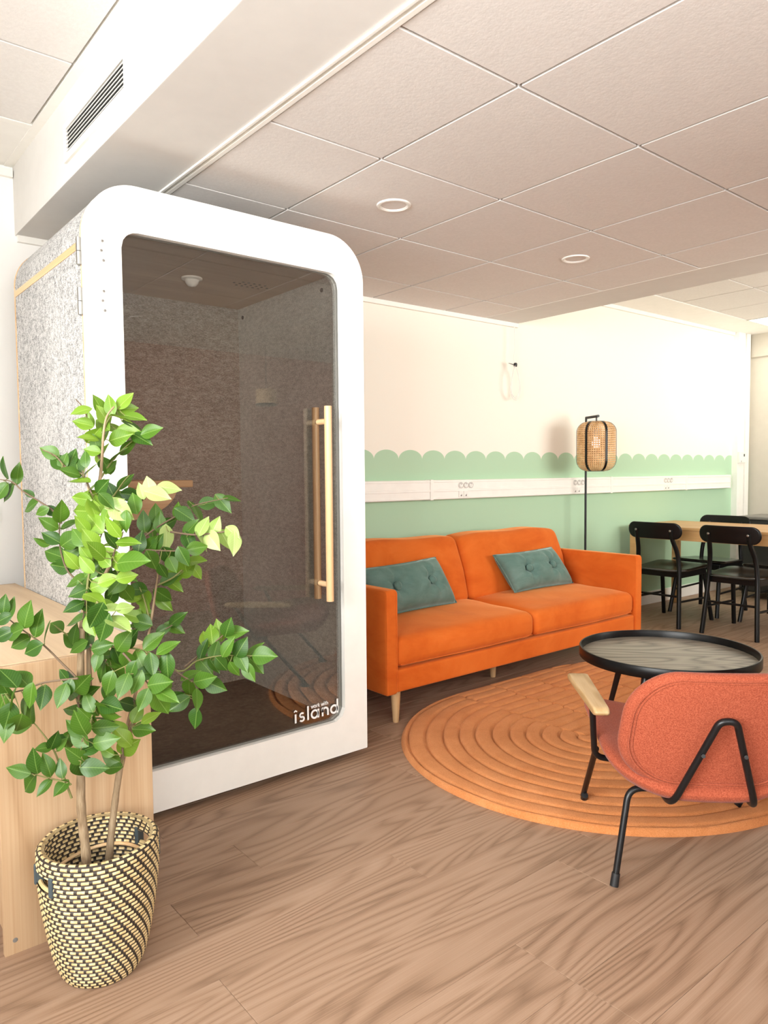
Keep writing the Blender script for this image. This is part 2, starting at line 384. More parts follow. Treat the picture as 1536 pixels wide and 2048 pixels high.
    def build(s, name, mat, parent=None, smooth=True, kind=None, weld=0.0, loc=None, angle=35):
        me = bpy.data.meshes.new(name); me.from_pydata(s.v, [], s.f)
        if s.uv:
            ul = me.uv_layers.new(name='UVMap')
            for lp in me.loops: ul.data[lp.index].uv = s.uv[lp.vertex_index]
        if weld or True:
            bm = bmesh.new(); bm.from_mesh(me)
            if weld: bmesh.ops.remove_doubles(bm, verts=bm.verts[:], dist=weld)
            bmesh.ops.recalc_face_normals(bm, faces=bm.faces[:]); bm.to_mesh(me); bm.free()
        if mat: me.materials.append(MATS[mat] if isinstance(mat, str) else mat)
        if smooth:
            me.polygons.foreach_set('use_smooth', [True]*len(me.polygons))
            me.set_sharp_from_angle(angle=math.radians(angle))
            if s.flat: me.polygons.foreach_set('use_smooth', [i not in s.flat for i in range(len(me.polygons))])
        o = bpy.data.objects.new(name, me); C.objects.link(o)
        if parent: o.parent = parent
        if loc: o.location = loc
        if kind: o['kind'] = kind
        return o
def rrect(x0, x1, y0, y1, r, n=8):
    """rounded rectangle outline; r one radius or (bl, br, tr, tl)"""
    R = r if isinstance(r, (list, tuple)) else (r,)*4
    out = []
    for (cx, cy, a0, q) in ((x0+R[0], y0+R[0], PI, R[0]), (x1-R[1], y0+R[1], 1.5*PI, R[1]), (x1-R[2], y1-R[2], 0, R[2]), (x0+R[3], y1-R[3], .5*PI, R[3])):
        for i in range(n+1):
            a = a0+.5*PI*i/n; out.append((cx+q*math.cos(a), cy+q*math.sin(a)))
    return out
def dense(poly, step):
    out = []
    for i, p in enumerate(poly):
        q = poly[(i+1) % len(poly)]; d = math.hypot(q[0]-p[0], q[1]-p[1]); k = max(1, int(d/step))
        out += [(p[0]+(q[0]-p[0])*t/k, p[1]+(q[1]-p[1])*t/k) for t in range(k)]
    return out
def cushion(hx, hy, hz, r, fn=None, n=14, cr=4):
    """soft box: six grids pushed onto a rounded box, then shaped by fn(x, y, z)"""
    def axis(h):
        a = [-h+r*(1-math.cos(.5*PI*i/cr)) for i in range(cr)]
        b = [-(h-r)+2*(h-r)*i/n for i in range(n+1)]
        return a+b+[-x for x in a[::-1]]
    A = [axis(hx), axis(hy), axis(hz)]; H = (hx, hy, hz); mb = MB()
    for ax in range(3):
        u, w = [(1, 2), (2, 0), (0, 1)][ax]
        for sgn in (-1, 1):
            vs = []; nu, nw = len(A[u]), len(A[w])
            for i in range(nu):
                for j in range(nw):
                    p = [0, 0, 0]; p[ax] = sgn*H[ax]; p[u] = A[u][i]; p[w] = A[w][j]
                    inn = [max(-(H[k]-r), min(H[k]-r, p[k])) for k in range(3)]
                    d = Vector([p[k]-inn[k] for k in range(3)])
                    if d.length > 1e-9: d = d.normalized()*r
                    q = [inn[k]+d[k] for k in range(3)]
                    vs.append(fn(*q) if fn else q)
            fs = [(i*nw+j, (i+1)*nw+j, (i+1)*nw+j+1, i*nw+j+1) for i in range(nu-1) for j in range(nw-1)]
            mb.add(vs, fs)
    return mb
def bend(pts, r=0.03, n=6):
    """round the corners of a polyline"""
    P = [Vector(p) for p in pts]; out = [P[0]]
    for i in range(1, len(P)-1):
        a = P[i-1]-P[i]; b = P[i+1]-P[i]; q = min(r, a.length*.48, b.length*.48)
        s_ = P[i]+a.normalized()*q; e = P[i]+b.normalized()*q
        for k in range(n+1):
            t = k/n; out.append(s_*(1-t)**2+P[i]*2*t*(1-t)+e*t*t)
    return out+[P[-1]]
def smooth_path(pts, n=5):
    P = [Vector(p) for p in pts]; out = []
    for i in range(len(P)-1):
        p0 = P[max(i-1, 0)]; p1 = P[i]; p2 = P[i+1]; p3 = P[min(i+2, len(P)-1)]
        for k in range(n):
            t = k/n
            out.append(.5*((2*p1)+(p2-p0)*t+(2*p0-5*p1+4*p2-p3)*t*t+(3*p1-p0-3*p2+p3)*t**3))
    return out+[P[-1]]
def thing(name, label, cat, loc=(0, 0, 0), rz=0.0, group=None):
    o = bpy.data.objects.new(name, None); C.objects.link(o); o.location = loc; o.rotation_euler = (0, 0, rz)
    o.empty_display_size = 0.1
    o['label'] = label; o['category'] = cat
    if group: o['group'] = group
    return o
def tag(o, label, cat, group=None):
    o['label'] = label; o['category'] = cat
    if group: o['group'] = group
    return o
def copy_tree(o, parent=None):
    c = o.copy(); C.objects.link(c)
    if parent: c.parent = parent
    for ch in list(o.children): copy_tree(ch, c)
    return c
XY = lambda a, b, d: (a, d, b)          # outline in the X-Z plane, depth along Y
plain('weave_plain', (0.60, 0.45, 0.22), 0.6, var=.2)

# ------------------------------------------------------------------ structure
def struct(name, mb, mat, parent=None, **k):
    return mb.build(name, mat, parent, kind='structure' if not parent else None, **k)
HM = 2.239                 # dropped ceiling over the lounge
HH = 2.535                 # higher ceilings either side
WANG = math.atan(-0.02)    # the painted wall is a touch out of square
def on_wall(o): o.location = (0, 3.60, 0); o.rotation_euler = (0, 0, WANG); return o

# floor: planks laid along X
floor = struct('floor', MB().box(-1.8, 7.9, -1.25, 3.8, -0.08, -0.0045), 'dark_void', smooth=False)
PW, PL = 0.180, 1.22
plank_mesh = {}
def plank(x0, x1, y0, y1):
    key = (round(x1-x0, 3), round(y1-y0, 3))
    if key not in plank_mesh:
        lx, ly = x1-x0, y1-y0
        o = MB().bbox(-lx/2+.0004, lx/2-.0004, -ly/2+.0004, ly/2-.0004, -0.0045, 0.0, 0.0007, 1).build('plank', 'floor_wood', floor, smooth=False)
        plank_mesh[key] = o.data
    else:
        o = bpy.data.objects.new('plank', plank_mesh[key]); C.objects.link(o); o.parent = floor
    o.location = ((x0+x1)/2, (y0+y1)/2, 0)
rest = MB()
joint = {-2: 1.366, -1: 1.768, 0: 1.96}
rng = random.Random(3)
for k in range(-14, 13):
    y0 = 1.342+PW*(k-1)+PW; y1 = y0+PW
    y0, y1 = max(y0-PW, -1.05), min(y1-PW, 3.60)
    if y1-y0 < .01: continue
    ph = joint.get(k, None)
    off = {-2: 1.366, -1: 1.366, 0: 1.768, 1: 1.96}.get(k, rng.uniform(0, PL))
    x = off-PL*4
    while x < 7.62:
        a, e = max(x, -1.6), min(x+PL, 7.62)
        if e-a > .02:
            vis = max((y1)*0.62-0.9 < e and (e > 0.0) for _ in (0,)) and y1 > 0.45 and e > 0.1 and a < 2.6+1.45*y1
            if vis: plank(a, e, y0, y1)
            else: rest.bbox(a+.0004, e-.0004, y0+.0004, y1-.0004, -0.0045, 0, .0007, 1)
        x += PL
o = rest.build('plank_field', 'floor_wood', floor, smooth=False); o['kind'] = 'stuff'

# walls
wall_back = on_wall(struct('wall_back', MB().box(-1.75, 7.325, 0, 0.15, 0, 2.75).box(7.325, 7.80, 0, .15, 0, 2.75), 'scallop_paint', smooth=False))
def holed(a0, a1, z1, holes):
    """rectangles covering a wall strip around its openings, as (a0, a1, z0, z1)"""
    out = []; a = a0
    for (h0, h1, b, t) in holes:
        out += [(a, h0, 0, z1), (h0, h1, 0, b), (h0, h1, t, z1)]; a = h1
    return out+[(a, a1, 0, z1)]
mb = MB()
for a, e, z0, z1 in holed(-1.2, 3.75, 2.75, [(-1.0, 1.75, 0.95, 2.42)]): mb.box(-1.75, -1.60, a, e, z0, z1)
struct('wall_left', mb, 'white_paint', smooth=False)
mb = MB()
for a, e, z0, z1 in holed(-1.75, 2.10, 2.75, [(-1.35, 1.95, 0.9, 2.35)])+holed(4.15, 7.8, 2.75, [(4.55, 7.25, 0.9, 2.35)]): mb.box(a, e, -1.20, -1.05, z0, z1)
wf = struct('wall_front', mb, 'white_paint', smooth=False)
MB().box(2.10, 4.15, -1.20, -1.04, 0, 2.75).build('painted_panel', 'terracotta_paint', wf, smooth=False)
we = struct('wall_right', MB().box(7.62, 7.78, -1.2, 3.46, 0, 2.75), 'plaster_beige', smooth=False)
MB().bbox(7.595, 7.63, -1.05, 3.40, 2.305, HH, .002).build('lintel_band', 'plaster_beige', we)
# windows: frame, mullion, pane each
def window(name, ax, a0, a1, z0, z1, d):
    fm = MB(); t = 0.06
    def bx(mb, u0, u1, w0, w1, e0, e1):
        return mb.box(u0, u1, e0, e1, w0, w1) if ax == 'Y' else mb.box(e0, e1, u0, u1, w0, w1)
    for u0, u1, w0, w1 in ((a0, a0+t, z0, z1), (a1-t, a1, z0, z1), (a0+t, a1-t, z0, z0+t), (a0+t, a1-t, z1-t, z1)): bx(fm, u0, u1, w0, w1, d-.03, d+.03)
    w = struct(name, fm, 'trim_white', smooth=False)
    mid = (a0+a1)/2
    bx(MB(), mid-.025, mid+.025, z0+t, z1-t, d-.025, d+.025).build('mullion', 'trim_white', w, smooth=False)
    bx(MB(), a0+t, mid-.025, z0+t, z1-t, d-.004, d+.004).build('pane', 'clear_glass', w, smooth=False)
    bx(MB(), mid+.025, a1-t, z0+t, z1-t, d-.004, d+.004).build('pane', 'clear_glass', w, smooth=False)
window('window_1', 'X', -1.0, 1.75, 0.95, 2.42, -1.68)
window('window_2', 'Y', -1.35, 1.95, 0.9, 2.35, -1.13)  # unseen; widened behind the camera to add frontal fill light
window('window_3', 'Y', 4.55, 7.25, 0.9, 2.35, -1.13)

# baseboard, wall-top trims, corner pilaster
on_wall(struct('baseboard_back', MB().bbox(1.0, 7.325, -.014, 0.0, 0.0, 0.111, .003), 'trim_white'))
on_wall(struct('trim_1', MB().bbox(-1.6, 0.835, -.022, 0, HH-.05, HH-.018, .002), 'trim_white'))
on_wall(struct('trim_2', MB().bbox(0.845, 4.137, -.022, 0, HM-.028, HM+.004, .002), 'trim_white'))
on_wall(struct('trim_3', MB().bbox(4.14, 7.325, -.022, 0, HH-.034, HH-.001, .002), 'trim_white'))
pil = struct('trim_4', MB().bbox(7.33, 7.465, 3.395, 3.60, 0, HH, .003), 'trim_white')
struct('trim_5', MB().bbox(7.468, 7.482, 3.41, 3.60, 0, HH, .002), 'plaster_grey')
struct('trim_6', MB().bbox(7.485, 7.565, 3.39, 3.60, 0, HH, .003), 'trim_white')

# ceilings: tile field, grid runners, plaster bulkheads
def tile_field(parent, xs, ys, z, gap=0.011, th=0.02):
    cache = {}
    for i in range(len(xs)-1):
        for j in range(len(ys)-1):
            lx, ly = xs[i+1]-xs[i]-gap, ys[j+1]-ys[j]-gap
            key = (round(lx, 3), round(ly, 3))
            if key not in cache:
                o = MB().bbox(-lx/2, lx/2, -ly/2, ly/2, 0, th, .0012, 2).build('ceiling_tile', 'ceiling_tile', parent); cache[key] = o.data
            else:
                o = bpy.data.objects.new('ceiling_tile', cache[key]); C.objects.link(o); o.parent = parent
            o.location = ((xs[i]+xs[i+1])/2, (ys[j]+ys[j+1])/2, z)
    for x in xs[1:-1]: MB().box(x-.012, x+.012, ys[0], ys[-1], z+.0125, z+.0195).build('grid_runner', 'grid_shade', parent, smooth=False)
    for y in ys[1:-1]: MB().box(xs[0], xs[-1], y-.012, y+.012, z+.0125, z+.019).build('grid_runner', 'grid_shade', parent, smooth=False)
ceil_mid = struct('ceiling', MB().box(0.84, 4.13, -1.05, 3.56, HM+.022, HM+.06), 'white_paint', smooth=False)
tile_field(ceil_mid, [1.177, 1.613, 2.213, 2.813, 3.413, 3.788], [-1.05, -.436, .164, .764, 1.364, 1.964, 2.564, 3.164, 3.545], HM)
MB().bbox(0.838, 1.136, -1.05, 3.585, HM, HH+.1, .003).build('bulkhead', 'plaster_grey', ceil_mid)
MB().bbox(3.794, 4.133, -1.05, 3.53, HM+.001, HH+.1, .003).build('bulkhead', 'plaster_grey', ceil_mid)
tr = MB().bbox(1.136, 1.146, -1.05, 3.56, HM-.006, HM+.02, .0015).bbox(1.146, 1.160, -1.05, 3.56, HM+.006, HM+.02, .001).bbox(1.160, 1.176, -1.05, 3.56, HM-.004, HM+.02, .0015)
tr.build('edge_track', 'trim_white', ceil_mid)
MB().bbox(3.786, 3.794, -1.05, 3.53, HM-.001, HM+.02, .001).build('edge_track', 'trim_white', ceil_mid)
ceil_left = struct('ceiling.001', MB().box(-1.6, 0.84, -1.05, 3.60, HH+.022, HH+.06), 'white_paint', smooth=False)
tile_field(ceil_left, [-1.6, -1.0, -.4, .2, .80], [-1.05, -.427, .173, .773, 1.373, 1.973, 2.573, 3.108], HH)
MB().bbox(.803, .839, -1.05, 3.59, HH-.002, HH+.03, .001).bbox(-1.6, .803, 3.111, 3.145, HH-.002, HH+.02, .001).build('edge_track', 'trim_white', ceil_left)
MB().bbox(-1.6, .804, 3.145, 3.60, HH, HH+.02, .001).build('border_panel', 'white_paint', ceil_left)
ceil_right = struct('ceiling.002', MB().box(4.13, 7.62, -1.05, 3.54, HH+.022, HH+.06), 'white_paint', smooth=False)
xs = [4.133, 4.535, 5.107, 5.679, 6.251, 6.823, 7.395, 7.62]; ys = [-1.05, -.332, .24, .812, 1.384, 1.956, 2.528, 3.10]
tile_field(ceil_right, xs, ys, HH)
MB().bbox(4.133, 7.62, 3.104, 3.53, HH-.004, HH+.02, .001).build('border_panel', 'white_paint', ceil_right)

# ------------------------------------------------------------------ ceiling things
def downlight(x, y, label):
    t = thing('downlight', label, 'ceiling light', (x, y, HM), 0, 'round recessed downlights')
    MB().lathe([(.049, .012), (.051, -.002), (.058, -.006), (.066, -.005), (.069, 0), (.069, .004)], seg=40).build('trim_ring', 'plastic_white', t)
    MB().lathe([(0, .004), (.030, .003), (.050, .006), (.050, .012), (0, .012)], seg=32).build('lens', 'diffuser', t)
downlight(1.92, 2.262, 'unlit white round downlight in the dropped ceiling nearest the booth')
downlight(3.11, 2.262, 'unlit white round downlight in the dropped ceiling nearest the dining table')
downlight(1.913, -0.136, 'unlit white round downlight closest to the front windows, mirrored in the booth glass')
p = thing('led_panel', 'lit square white light panel in the high ceiling above the dining area', 'ceiling light', (7.109, 2.814, HH-.001))
MB().ring(rrect(-.282, .282, -.282, .282, .004, 2), rrect(-.27, .27, -.27, .27, .004, 2), lambda a, b, d: (a, b, d), -.006, .002).build('frame', 'trim_white', p)
MB().box(-.27, .27, -.27, .27, -.003, .001).build('diffuser', 'led_panel', p, smooth=False)
# air vent in the bulkhead face
v = thing('air_vent', 'white slatted air vent in the bulkhead face above the booth', 'vent', (0.838, 2.497, 2.365))
YZ = lambda a, b, d: (d, a, b)
MB().ring(rrect(-.312, .312, -.066, .066, .002, 2), rrect(-.287, .287, -.040, .044, .001, 2), YZ, -.010, .003).build('frame', 'trim_white', v)
MB().box(-.001, .004, -.29, .29, -.045, .048).build('backing', 'dark_void', v, smooth=False)
for k in range(6):
    z = .036-k*.0137
    MB().prism([(-.0065, z-.0012), (-.0065, z+.0012), (-.0085, z+.0016), (-.0085, z-.0010)], lambda a, b, d: (a, d, b), -.288, .288).build('slat', 'trim_white', v, smooth=False)

# ------------------------------------------------------------------ cable trunking with sockets
tk = thing('cable_trunking', 'long white two-channel cable trunking with sockets across the green wall', 'trunking')
on_wall(tk)
TZ0, TZ1, TD = 0.998, 1.126, -.05
prof = [(0, TZ0), (TD+.004, TZ0), (TD, TZ0+.004), (TD, TZ0+.010), (TD+.003, TZ0+.012), (TD+.003, TZ0+.050), (TD, TZ0+.052), (TD, TZ0+.066), (TD+.003, TZ0+.068),
        (TD+.003, TZ1-.016), (TD, TZ1-.014), (TD, TZ1-.004), (TD+.004, TZ1), (0, TZ1)]
cuts = [1.6, 3.275, 5.25, 6.41, 7.215]
for a, e in zip(cuts[:-1], cuts[1:]):
    MB().prism(prof, lambda y, z, d: (d, y, z), a+.002, e-.002).build('channel_section', 'trim_white', tk, smooth=False)
for x in cuts[1:-1]: MB().bbox(x-.022, x+.004, TD-.003, -.001, TZ0-.003, TZ1+.003, .002).build('joint_cover', 'trim_white', tk)
MB().bbox(7.215, 7.222, TD-.002, -.001, TZ0-.002, TZ1+.002, .002).build('end_cap', 'trim_white', tk)
def socket_set(x):
    for i in range(3):
        cx = x+(i-1)*.047; cz = TZ0+.091
        s_ = MB().prism([(cx+.0215*math.cos(a), cz+.0215*math.sin(a)) for a in [2*PI*k/24 for k in range(24)]], XY, TD-.004, TD+.004).build('socket', 'plastic_white', tk, smooth=False)
        MB().prism([(cx+.0175*math.cos(a), cz+.0175*math.sin(a)) for a in [2*PI*k/24 for k in range(24)]], XY, TD-.0045, TD-.0035).ring(
            [(cx+.0195*math.cos(a), cz+.0195*math.sin(a)) for a in [2*PI*k/24 for k in range(24)]], [(cx+.0175*math.cos(a), cz+.0175*math.sin(a)) for a in [2*PI*k/24 for k in range(24)]], XY, TD-.0048, TD-.004).build('rim', 'socket_grey', s_, smooth=False)
        MB().prism([(cx+.0165*math.cos(a), cz+.0165*math.sin(a)) for a in [2*PI*k/24 for k in range(24)]], XY, TD-.0052, TD-.0044).build('face', 'plastic_white', s_, smooth=False)
        pin = MB().box(cx-.007, cx+.007, TD-.006, TD-.005, cz+.006, cz+.011)
        pin.box(cx-.006, cx-.002, TD-.006, TD-.005, cz-.008, cz-.004); pin.build('pin_hole', 'socket_grey', s_, smooth=False)
    for i in range(2):
        cx = x-.045+i*.045; cz = TZ0+.030
        d_ = MB().bbox(cx-.020, cx+.020, TD-.003, TD+.004, cz-.018, cz+.022, .001).build('data_port', 'plastic_white', tk)
        MB().box(cx-.006, cx+.004, TD-.0042, TD-.0028, cz-.013, cz-.004).box(cx+.003, cx+.006, TD-.0042, TD-.0028, cz-.012, cz+.001).build('port_hole', 'socket_grey', d_, smooth=False)
for x in (3.575, 4.808, 6.09): socket_set(x)
r2 = on_wall(MB().bbox(-1.55, .70, -.045, 0, .974, 1.047, .004).build('wall_rail', 'trim_white'))
tag(r2, 'plain white horizontal rail on the white wall left of the booth', 'rail')
# thermostat on the pilaster
t = thing('thermostat', 'white room thermostat with dark little screen on the corner pilaster', 'thermostat', (7.392, 3.395, 1.30))
MB().bbox(-.062, .060, -.022, 0, -.056, .056, .004).build('housing', 'plastic_white', t)
MB().box(.022, .044, -.0235, -.0218, .008, .034).build('screen', 'screen_dark', t, smooth=False)
MB().bbox(-.060, -.010, -.026, -.02, -.054, .054, .003).build('side_cover', 'plastic_white', t)
MB().box(-.040, -.030, -.0268, -.0255, -.047, -.033).build('button', 'socket_grey', t, smooth=False)
# white cable loop hanging from the trim
t = thing('hanging_cable', 'white looped cable with black connector hanging from the ceiling trim', 'cable', (4.035, 3.45, 1.92))
hz = [(0, 0, HM-.03-1.92), (.004, -.002, .14), (-.004, 0, .06), (.002, -.006, .006)]
MB().tube(smooth_path(hz, 6), .0032, 8).build('drop', 'plastic_white', t)
lp = [(.002, -.006, .006), (-.022, -.004, -.06), (-.036, 0, -.13), (-.028, .004, -.19), (.004, .006, -.228), (.040, .004, -.226), (.062, 0, -.18), (.060, -.003, -.11), (.036, -.005, -.04), (.006, -.008, .004)]
MB().tube(smooth_path(lp, 7), .0036, 8).build('loop', 'plastic_white', t)
lp2 = [(x*.86-.004, y-.004, z*.93) for x, y, z in lp]
MB().tube(smooth_path(lp2, 7), .0032, 8).build('loop', 'plastic_white', t)
MB().lathe([(0, -.016), (.010, -.014), (.013, -.004), (.013, .008), (.008, .014), (0, .015)], (.006, -.006, .012), 14).build('connector', 'black_metal', t)
MB().tube([(.0, 0, .012), (-.045, .012, .022)], [.005, .002], 8).build('tie', 'socket_grey', t)
# rattan pendant in front of the terracotta wall (its reflection shows in the booth glass)
t = thing('pendant_lamp', 'small woven rattan pendant lamp before the terracotta wall, mirrored in booth glass', 'lamp', (3.13, -.55, HM))
MB().tube([(0, 0, 0), (0, 0, -.365)], .004, 8).build('cord', 'black_metal', t)
MB().lathe([(.02, -.365), (.085, -.366), (.087, -.37), (.087, -.480), (.084, -.482), (.082, -.48), (.082, -.372), (.02, -.370)], seg=40, closed=True).build('lamp_shade', 'beech_bar', t)
MB().lathe([(.088, -.482), (.093, -.49), (.088, -.498), (.083, -.49)], seg=40, closed=True).build('rim', 'black_metal', t)

# ------------------------------------------------------------------ phone booth
PX0, PX1, PY, PZ0, PZ1 = 0.756, 1.846, 2.372, 0.030, 2.108
pod = thing('phone_booth', 'tall grey felt phone booth with white framed glass door', 'booth', ((PX0+PX1)/2, PY, 0))
px = -(PX0+PX1)/2
def P(mb, name, mat, parent=pod, **k):
    mb.v = [(x+px, y-PY, z) for x, y, z in mb.v]; return mb.build(name, mat, parent, **k)
RO = .165
prof = lambda i, r: rrect(PX0+i, PX1-i, PZ0+i, PZ1-i, (.004, .004, r, r), 10)
hole = rrect(.868, 1.734, .174, 1.960, (.055, .055, .055, .055), 10)
# white door leaf with the window opening
outer = dense(rrect(PX0, PX1, PZ0, PZ1, (.004, .004, RO, RO), 14), .05)
def ang_match(outer, inner_fn, c):
    return [inner_fn(math.atan2(b-c[1], a-c[0])) for a, b in outer]
hd = dense(hole, .01); hc = (1.301, 1.067)
def hole_at(p):
    sx = (p[0]-hc[0])/(.545); sz = (p[1]-hc[1])/(1.039)
    k = max(abs(sx), abs(sz)); q = (hc[0]+sx/k*.433, hc[1]+sz/k*.893)
    return min(hd, key=lambda h: (h[0]-q[0])**2+(h[1]-q[1])**2)
inner = [hole_at(p) for p in outer]
door = P(MB().ring(outer, inner, XY, PY, PY+.042), 'door', 'door_white', smooth=False)
gl = P(MB().prism(rrect(.862, 1.740, .168, 1.966, .058, 8), XY, PY+.0215, PY+.0275), 'glass', 'booth_glass', door, smooth=False)
# handles: bars either side of the glass with stand-offs
HX = 1.634
for y in (PY-.045, PY+.040):
    P(MB().tube([(HX, y, .678), (HX, y, 1.436)], .0150, 16), 'handle_bar', 'beech_bar', door, angle=50)
for z in (.742, 1.378):
    P(MB().tube([(HX, PY-.045, z), (HX, PY+.040, z)], .0115, 12), 'handle_standoff', 'beech_bar', door)
# body: felt shell, oak edging
fo = dense(prof(.002, RO-.002), .06); fi = [(max(.836, min(1.752, a)), max(.10, min(1.982, b))) for a, b in dense(prof(.07, .05), .06)]
shell_o = dense(rrect(PX0+.002, PX1-.002, PZ0+.03, PZ1-.002, (.004, .004, RO-.002, RO-.002), 12), .08)
P(MB().ring(shell_o, [(max(.834, min(1.754, a)), max(.10, min(1.984, b))) for a, b in shell_o], XY, PY+.060, 3.268), 'felt_shell', 'felt_grey', angle=40)
e_in = [((a-hc[0])*.975+hc[0], (b-hc[1])*.985+hc[1]) for a, b in shell_o]
P(MB().ring(shell_o, e_in, XY, PY+.045, PY+.060), 'oak_edge', 'plywood_edge', angle=40)
P(MB().ring([((a-hc[0])*1.003+hc[0], (b-hc[1])*1.001+hc[1]) for a, b in shell_o], e_in, XY, 3.264, 3.276), 'oak_edge', 'plywood_edge', angle=40)
P(MB().box(PX0-.0005, PX0+.01, PY+.062, 3.264, 1.898, 1.922), 'oak_strip', 'plywood_edge', smooth=False)
P(MB().box(.80, 1.80, 3.235, 3.270, .10, 2.0), 'back_panel', 'felt_inner_dim', smooth=False)
P(MB().box(.834, .842, PY+.062, 3.236, .10, 1.99), 'inner_panel', 'felt_inner_lit', smooth=False)
P(MB().box(1.747, 1.755, PY+.062, 3.236, .10, 1.99), 'inner_panel', 'felt_inner_lit', smooth=False)
P(MB().box(.83, 1.76, PY+.062, 3.236, .10, .155), 'floor_panel', 'carpet_dark', smooth=False)
ic = P(MB().box(.83, 1.76, PY+.062, 3.236, 1.976, 2.0), 'ceiling_panel', 'booth_ceiling', smooth=False)
hb = MB()
for i in range(7):
    for j in range(3):
        if abs(i-3)+abs(j-1) < 4: hb.lathe([(0, 1.9755), (.006, 1.9755), (.006, 1.977), (0, 1.977)], (1.49+i*.026, 2.76+j*.030, 0), 8)
P(hb, 'vent_holes', 'dark_void', ic)
P(MB().lathe([(.042, 1.976), (.042, 1.970), (.030, 1.966), (.026, 1.955), (.016, 1.944), (0, 1.940)], (1.32, 2.83, 0), 28), 'motion_sensor', 'plastic_white', ic)
for q in ((1.747, 2.52, 1.93), (1.747, 3.19, 1.93)):
    P(MB().tube([(q[0], q[1], q[2]), (q[0]-.003, q[1], q[2])], .009, 12), 'screw', 'black_metal')
sh = P(MB().bbox(.842, 1.215, 2.63, 3.20, 1.128, 1.156, .006), 'shelf', 'shelf_wood')
bk = [(.842, 1.128), (1.180, 1.128)]+[(1.180-.24*(1-math.cos(a)), 1.128-.125*math.sin(a)) for a in [PI/2*k/10 for k in range(1, 11)]]+[(.842, .985)]
P(MB().prism(bk, XY, 2.70, 2.722), 'bracket', 'shelf_wood', sh, smooth=False)
P(MB().prism(bk, XY, 3.10, 3.122), 'bracket', 'shelf_wood', sh, smooth=False)
# hinges with their screw caps
for zt in (1.926, 1.770, .835):
    h_ = P(MB().tube([(PX0-.006, PY+.048, zt-.084), (PX0-.006, PY+.048, zt-.044)], .0085, 12).tube([(PX0-.006, PY+.048, zt-.042), (PX0-.006, PY+.048, zt)], .0085, 12).box(PX0-.002, PX0+.02, PY+.040, PY+.075, zt-.082, zt-.002), 'hinge', 'steel')
    for k, dx in ((0, .052), (1, .048), (2, .054)):
        MB().lathe([(0, -.0035), (.003, -.0035), (.0045, -.001), (.0045, .001)], (0, 0, 0), 12).build('screw_cap', 'steel', door).matrix_local = Matrix.Translation((PX0+dx+px, 0, zt-.012-k*.030)) @ Matrix.Rotation(-PI/2, 4, 'X')
for x in (.86, 1.74):
    for y in (2.45, 3.20): P(MB().lathe([(.022, 0), (.022, .02), (.014, .024), (.014, .062)], (x, y, 0), 16), 'levelling_foot', 'rubber')
P(MB().box(.80, 1.80, 2.43, 3.24, .055, .062), 'base_board', 'charcoal_body', smooth=False)
# white lettering on the glass
def stroke(mb, pts, w, y):
    P2 = [Vector(pts[0])]
    for q in pts[1:]:
        if (Vector(q)-P2[-1]).length > 1e-5: P2.append(Vector(q))
    closed = (P2[0]-P2[-1]).length < 1e-4; n_ = len(P2); vs = []
    for i in range(n_):
        a = P2[i-1] if i else (P2[-2] if closed else None); b = P2[i+1] if i < n_-1 else (P2[1] if closed else None)
        d1 = (P2[i]-a).normalized() if a is not None else None; d2 = (b-P2[i]).normalized() if b is not None else None
        d = (d1+d2).normalized() if d1 is not None and d2 is not None else (d1 if d1 is not None else d2)
        k = 1/max(.45, d.dot(d2 if d2 is not None else d1))
        nn = Vector((-d.y, d.x))*w/2*k
        for v in (P2[i]+nn, P2[i]-nn): vs += [(v.x, y, v.y), (v.x, y-.0006, v.y)]
    fs = []
    for i in range(n_-1):
        o = i*4; e = o+4
        fs += [(o+1, o+3, e+3, e+1), (o, e, e+2, o+2), (o, o+1, e+1, e), (o+2, e+2, e+3, o+3)]
    if not closed: fs += [(0, 2, 3, 1), (n_*4-4, n_*4-3, n_*4-1, n_*4-2)]
    mb.add(vs, fs)
def arcp(cx, cz, r, a0, a1, n=18, rz=None):
    rz = rz or r
    return [(cx+r*math.cos(math.radians(a0+(a1-a0)*i/n)), cz+rz*math.sin(math.radians(a0+(a1-a0)*i/n))) for i in range(n+1)]
YG = PY+.0208
X0, BZ = 1.5085, .2035
tx = MB(); w = .0078; xh = .0355
def X(f): return X0+f*.2005
stroke(tx, [(X(0), BZ), (X(0), BZ+xh)], w, YG)
stroke(tx, [(X(0)-.007, BZ+.0445), (X(0), BZ+.0495), (X(0)+.007, BZ+.0445)], .0048, YG)
sx = X(.146); stroke(tx, arcp(sx, BZ+.0262, .0088, 35, 270, 14, .0080)+arcp(sx, BZ+.0112, .0098, 90, -150, 14, .0086), .0068, YG)
stroke(tx, [(X(.289), BZ), (X(.289), BZ+.056)], w, YG)
ax_ = X(.448); stroke(tx, arcp(ax_, BZ+.0175, .0152, 0, 360, 28), w, YG); stroke(tx, [(X(.534), BZ), (X(.534), BZ+xh)], w, YG)
stroke(tx, [(X(.636), BZ), (X(.636), BZ+xh)], w, YG)
stroke(tx, [(X(.636), BZ+.016)]+arcp((X(.636)+X(.766))/2, BZ+.0195, (X(.766)-X(.636))/2, 180, 0, 16, .0130)+[(X(.766), BZ)], w, YG)
stroke(tx, arcp(X(.915), BZ+.0175, .0152, 0, 360, 28), w, YG); stroke(tx, [(X(1), BZ), (X(1), BZ+.057)], w, YG)
P(tx, 'lettering', 'letter_white', gl, smooth=False)
tx = MB(); w = .0027; bz = BZ+.0435; x = 1.5815
def wl(x): stroke(tx, [(x, bz+.010), (x+.0028, bz), (x+.0056, bz+.009), (x+.0084, bz), (x+.0112, bz+.010)], w, YG); return x+.0135
